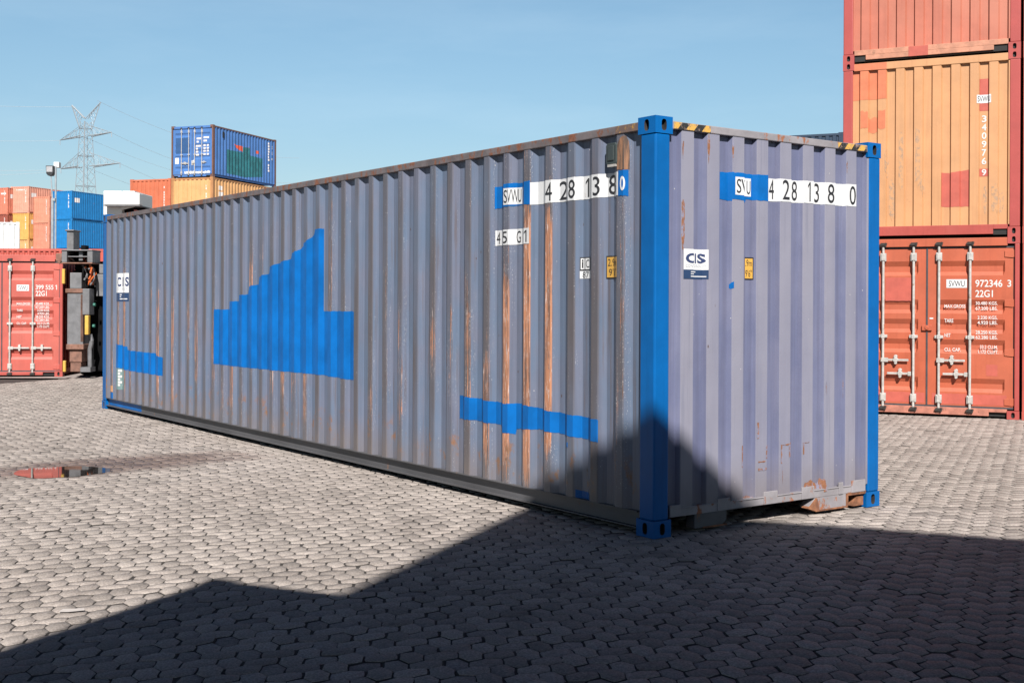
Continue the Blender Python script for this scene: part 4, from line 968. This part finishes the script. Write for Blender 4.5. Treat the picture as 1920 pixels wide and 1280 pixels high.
# ---- lattice pylon and its lines
def pylon():
    D = 300.; cx = px(159.5, D); r = empty('power_pylon', (cx, D, 0), 0, 'grey lattice power pylon with two cross arms behind the left stacks', 'pylon')
    X = lambda p: px(p, D)-cx; Z = lambda p: 1.6116+(563.5-p)/2260.77*D
    zt = Z(229)
    def half(z): return 1.15+(zt-z)*.058
    mb = MB(); g = .085
    def corner(k, z):
        t = R(-90+8+90*k); h = half(z)*1.15; return Vector((math.cos(t)*h, math.sin(t)*h, z))
    levels = [0, 5.5, 11, 16, 20.5, 24.5, 27.5, 30, 32.5, 35, 37.5, 40, 42.2, 44.3, zt]
    for k in range(4):
        for a_, b_ in zip(levels[:-1], levels[1:]): mb.tube(corner(k, a_), corner(k, b_), .17 if k == 0 else .08, 4)
    for k in range(4):
        for i, (a_, b_) in enumerate(zip(levels[:-1], levels[1:])):
            mb.tube(corner(k, a_), corner((k+1) % 4, b_), .04, 4); mb.tube(corner((k+1) % 4, a_), corner(k, b_), .04, 4)
            if i % 3 == 0: mb.tube(corner(k, b_), corner((k+1) % 4, b_), .07, 4)
    mb.build('tower', M['galv'], r)
    for (xl, yl, xr_, yr, ym, yt) in ((104, 261, 214, 251, 256, 236), (106, 315, 230, 308, 313, 287)):
        mb = MB(); zm = Z(ym); za = Z(yt)
        for (xe, ye, s) in ((xl, yl, -1), (xr_, yr, 1)):
            tip = Vector((X(xe), -2.5*s, Z(ye)))
            for dy in (-1, 1):
                root_ = Vector((s*half(zm)*.75, dy*half(zm)*.75, zm)); up = Vector((s*half(za)*.7, dy*half(za)*.7, za))
                mb.tube(root_, tip, .13, 4); mb.tube(up, tip, .06, 4)
                for q in (.3, .55, .78):
                    mb.tube(root_.lerp(tip, q), up.lerp(tip, q), .045, 4); mb.tube(root_.lerp(tip, q), up.lerp(tip, q-.25), .04, 4)
            for q in (.15, .4, .65): mb.tube(Vector((s*half(zm)*.75, -half(zm)*.75, zm)).lerp(tip, q), Vector((s*half(zm)*.75, half(zm)*.75, zm)).lerp(tip, q+.12), .05, 4)
            mb.tube(tip, tip+Vector((0, 0, -1.2)), .09, 5)
        mb.build('cross_arm', M['galv'], r)
    mb = MB()
    for xe, ye, s, th in ((133, 198, -1, .16), (187, 192, 1, .11)):
        tip = Vector((X(xe), 0, Z(ye)))
        b_ = [Vector((s*q, e, zt-.3+q2)) for q, e, q2 in ((.2, -.7, 1.1), (1.5, .0, -1.4), (.2, .7, 1.1))]
        for q in b_: mb.tube(q, tip, th*.9, 4)
        for q in (.15, .3, .45, .6, .75):
            for i in range(3): mb.tube(b_[i].lerp(tip, q), b_[(i+1) % 3].lerp(tip, q+.1), .05, 4)
    mb.build('horn', M['galv'], r)
    # conductors
    tips = [(104, 262, -1, 'lower wire leaving the left tip of the upper cross arm'), (106, 317, -1, 'wire leaving the left tip of the lower cross arm'), (214, 252, 1, 'wire falling right from the upper cross arm'), (230, 309, 1, 'wire falling right from the lower cross arm'), (133, 198, -1, 'earth wire leaving the left horn of the pylon'), (187, 192, 1, 'earth wire leaving the right horn of the pylon')]
    for x0, y0, s, lb in tips:
        p0 = Vector((px(x0, D), D-2.5*s, Z(y0)))
        if s < 0: p1 = Vector((px(-420, D), D-30, p0.z+2.0)); sag = 2.2
        else: p1 = Vector((px(560, D*1.3), D*1.3, p0.z-3)); sag = 3.5
        pts = [p0.lerp(p1, i/14)-Vector((0, 0, sag*4*(i/14)*(1-i/14))) for i in range(15)]
        mb = MB(); mb.path(pts, .035, 4); o = mb.build('power_line', M['cable']); tag(o, 'thin '+lb, 'power line', 'lines strung from the pylon')
    for x0, y0, s, lb in ((106, 320, -1, 'second wire below the left tip of the lower cross arm'), (160, 258, 1, 'wire from the middle of the upper cross arm to the right'), (165, 315, 1, 'wire from the middle of the lower cross arm to the right')):
        p0 = Vector((px(x0, D), D-2.5*s, Z(y0)))
        if s < 0: p1 = Vector((px(-420, D), D-30, p0.z+1.0)); sag = 3.
        else: p1 = Vector((px(560, D*1.3), D*1.3, p0.z-5)); sag = 3.5
        pts = [p0.lerp(p1, i/14)-Vector((0, 0, sag*4*(i/14)*(1-i/14))) for i in range(15)]
        mb = MB(); mb.path(pts, .03, 4); o = mb.build('power_line', M['cable']); tag(o, 'thin '+lb, 'power line', 'lines strung from the pylon')
pylon()

# ================================================================== stacks behind the viewpoint: they throw the foreground shade
gr = -R(24)
def tg(t, g): return (t*GY+g*GX, -t*GX+g*GY)
def row(t, g, n, cols, yaw=24.):
    x0, y0 = tg(t, g); ya = R(yaw)
    for c in range(cols):
        for lev in range(n):
            x = x0+c*2.47*math.cos(ya)-12.192*math.sin(ya); y = y0-c*2.47*math.sin(ya)-12.192*math.cos(ya)
            far('std40', (x, y, lev*H8), -ya, [RED, ORA, YEL, BLU, SAL][(c*3+lev) % 5], 'container of the stacks behind the viewpoint that shade the foreground', 'stacks behind the viewpoint')
TE = math.tan(SUN_EL); rel = SUN_AZ-R(24)
def caster(ts, gs, n):
    run = n*H8/TE; return ts-run*math.sin(rel), gs-run*math.cos(rel)
t1, g1 = caster(-3.78, 8.855, 5); row(t1, g1, 5, 3, 20.5)  # third column is an unseen addition that blocks sky light
t2, g2 = caster(-4.44, 5.73, 3); row(t2, g2, 3, 1)

# ================================================================== ground
def grid_plane(name, x0, x1, y0, y1, z, mat, n=1):
    mb = MB(); mb.add([(x0, y0, z), (x1, y0, z), (x1, y1, z), (x0, y1, z)], [(0, 1, 2, 3)]); o = mb.build(name, mat); tag(o, kind='structure'); return o
grid_plane('ground', -1500, 1500, -300, 2500, -.035, M['sand'])
YF = 25.
mb = MB(); mb.add([(-1500, YF, -.002), (1500, YF, -.002), (1500, 2500, -.002), (-1500, 2500, -.002)], [(0, 1, 2, 3)])
mb.add([(-1500, -300, -.002), (-16, -300, -.002), (-16, YF, -.002), (-1500, YF, -.002)], [(0, 1, 2, 3)])
mb.add([(16, -300, -.002), (1500, -300, -.002), (1500, YF, -.002), (16, YF, -.002)], [(0, 1, 2, 3)])
tag(mb.build('far_ground', M['far_ground']), kind='structure')
mb = MB(); mb.box((-120, 98, -.5), (-25, 160, 1.04)); tag(mb.build('raised_ground', M['far_ground']), kind='structure')

def paving():
    Wc, Hc, q, sh = .115, .140, .021, .46
    # stone centres in grid coordinates that fall in the visible wedge
    T = np.arange(-160, 160)*Wc; Gs = np.arange(-40, 230)*Hc
    ii, jj = np.meshgrid(np.arange(-160, 160), np.arange(-40, 230), indexing='ij')
    t = ii*Wc; g = jj*Hc+(ii % 2)*Hc/2
    x = t*GY+g*GX; y = -t*GX+g*GY
    ok = (y > 2.2) & (y < YF+.05) & (np.abs(x) < .52*y+2.2) & (np.abs(x) < 15.9)
    ii, t, g = ii[ok], t[ok], g[ok]; n = len(t)
    tipx = Wc/2+q; fx = Wc/2-q
    base = np.array([(-tipx, 0), (-(tipx+fx)/2, -Hc/4), (-fx, -Hc/2), (0, -Hc/2), (fx, -Hc/2), ((tipx+fx)/2, -Hc/4), (tipx, 0), ((tipx+fx)/2, Hc/4), (fx, Hc/2), (0, Hc/2), (-fx, Hc/2), (-(tipx+fx)/2, Hc/4)])
    m = len(base)
    def ring(inset, zz, jit):
        s = np.array([(tipx-inset*1.75)/tipx, (Hc/2-inset*.62)/(Hc/2)])
        p = np.repeat((base*s)[None], n, 0)+rj*jit
        return p, np.full((n, m), zz)
    rj = rng.normal(0, 1, (n, m, 2)); rj[:, [1, 3, 5, 7, 9, 11]] = .5*(rj[:, [0, 2, 4, 6, 8, 10]]+rj[:, [2, 4, 6, 8, 10, 0]])+.35*rj[:, [1, 3, 5, 7, 9, 11]]; cen = rng.normal(0, .0022, (n, 1, 2)); rot = rng.normal(0, .022, n)
    dz = rng.normal(0, .0014, n); tx = rng.normal(0, .008, n); ty = rng.normal(0, .008, n)
    worn = (rng.random(n) < .05)*rng.uniform(.003, .010, n)
    P = []
    for inset, zz in ((.0058, 0.), (.0046, -.0010), (.0041, -.0040), (-.0004, -.0046)):
        last = inset < 0
        p, z = ring(inset, zz, 0. if last else .0028)
        if not last: p = p*(1-worn[:, None, None]*6)
        c, s = (1., 0.) if last else (np.cos(rot)[:, None], np.sin(rot)[:, None])
        px_ = p[..., 0]*c-p[..., 1]*s; py_ = p[..., 0]*s+p[..., 1]*c
        zq = z-.0012 if last else z+dz[:, None]+px_*tx[:, None]+py_*ty[:, None]-worn[:, None]*.5
        tt = t[:, None]+px_+(0 if last else cen[..., 0]); gg = g[:, None]+py_+(0 if last else cen[..., 1])
        k = tt/Wc+.5; fl = np.floor(k); fr = k-fl; sgn = np.where(fl % 2 == 0, 1., -1.)
        gg = gg+sgn*(fr-.5)*Wc*sh
        # slow waviness of an old yard
        X = tt*GY+gg*GX; Y = -tt*GX+gg*GY
        zq = zq+.004*np.sin(X*1.1+.4*np.sin(Y*.7))*np.sin(Y*.8+1.)-.004
        zq = zq-.011*np.exp(-(((X+4.25)/.37)**2+((Y-11.40)/.40)**2)**1.5)
        P.append(np.stack([X, Y, zq], -1))
    V = np.stack(P, 1)                     # n, 4, m, 3
    V = V.reshape(-1, 3); b = (np.arange(n)*4*m)[:, None]
    idx = np.arange(m); nxt = (idx+1) % m
    top = b+idx[None]
    quads = []
    for r_ in range(3):
        o = r_*m
        quads.append(np.stack([o+m+idx, o+m+nxt, o+nxt, o+idx], -1)[None]+b[:, :, None])
    quads = np.concatenate(quads, 1).reshape(-1, 4)
    me = bpy.data.meshes.new('paving')
    me.vertices.add(len(V)); me.vertices.foreach_set('co', V.astype(np.float32).ravel())
    loops = np.concatenate([top.ravel(), quads.ravel()]); me.loops.add(len(loops)); me.loops.foreach_set('vertex_index', loops.astype(np.int32))
    starts = np.concatenate([np.arange(n)*m, n*m+np.arange(len(quads))*4]); tot = np.concatenate([np.full(n, m), np.full(len(quads), 4)])
    me.polygons.add(len(starts)); me.polygons.foreach_set('loop_start', starts.astype(np.int32)); me.polygons.foreach_set('loop_total', tot.astype(np.int32))
    me.materials.append(M['stone']); me.materials.append(M['sand']); mi_ = np.zeros(len(starts), np.int32); mi_[n:] = (np.arange(len(quads)) % (3*m) >= 2*m); me.polygons.foreach_set('material_index', mi_); me.update(calc_edges=True); me.validate()
    o = bpy.data.objects.new('paving', me); COL.objects.link(o); tag(o, kind='structure')
paving()
def blob(name, cx, cy, pts, z, mat, seed, jag=.12, n=64):
    rr = random.Random(seed); ph = [rr.uniform(0, 6.28) for _ in range(6)]; vs = []
    for i in range(n):
        t = 2*math.pi*i/n; k = 1+jag*sum(math.sin((j+2)*t+ph[j])/(j+1.3) for j in range(6))
        u, v = math.cos(t)*pts[0]*k, math.sin(t)*pts[1]*k; c, s = math.cos(pts[2]), math.sin(pts[2])
        vs.append((cx+u*c-v*s, cy+u*s+v*c, z))
    mb = MB(); mb.add(vs, [tuple(range(n))]); return mb.build(name, mat)
tag(blob('puddle', -4.25, 11.40, (.40, .42, R(12)), -.0068, M['water'], 4), kind='structure')
# flattened scrap of paper on the stones
mb = MB(); o_ = (-2.27, 6.26)
mb.add([(o_[0]-0.068, o_[1]-0.028, .003), (o_[0]-0.012, o_[1]-0.038, .006), (o_[0]+0.062, o_[1]-0.007, .007), (o_[0]+0.043, o_[1]+0.035, .008), (o_[0]-0.019, o_[1]+0.021, .008), (o_[0]-0.062, o_[1]+0.021, .007)], [(0, 1, 4, 5), (1, 2, 3, 4)])
o = mb.build('paper_scrap', plain('dirty_paper', (.60, .55, .52), .8)); tag(o, 'crumpled pale paper scrap lying on the pavers at the edge of the shade', 'litter')
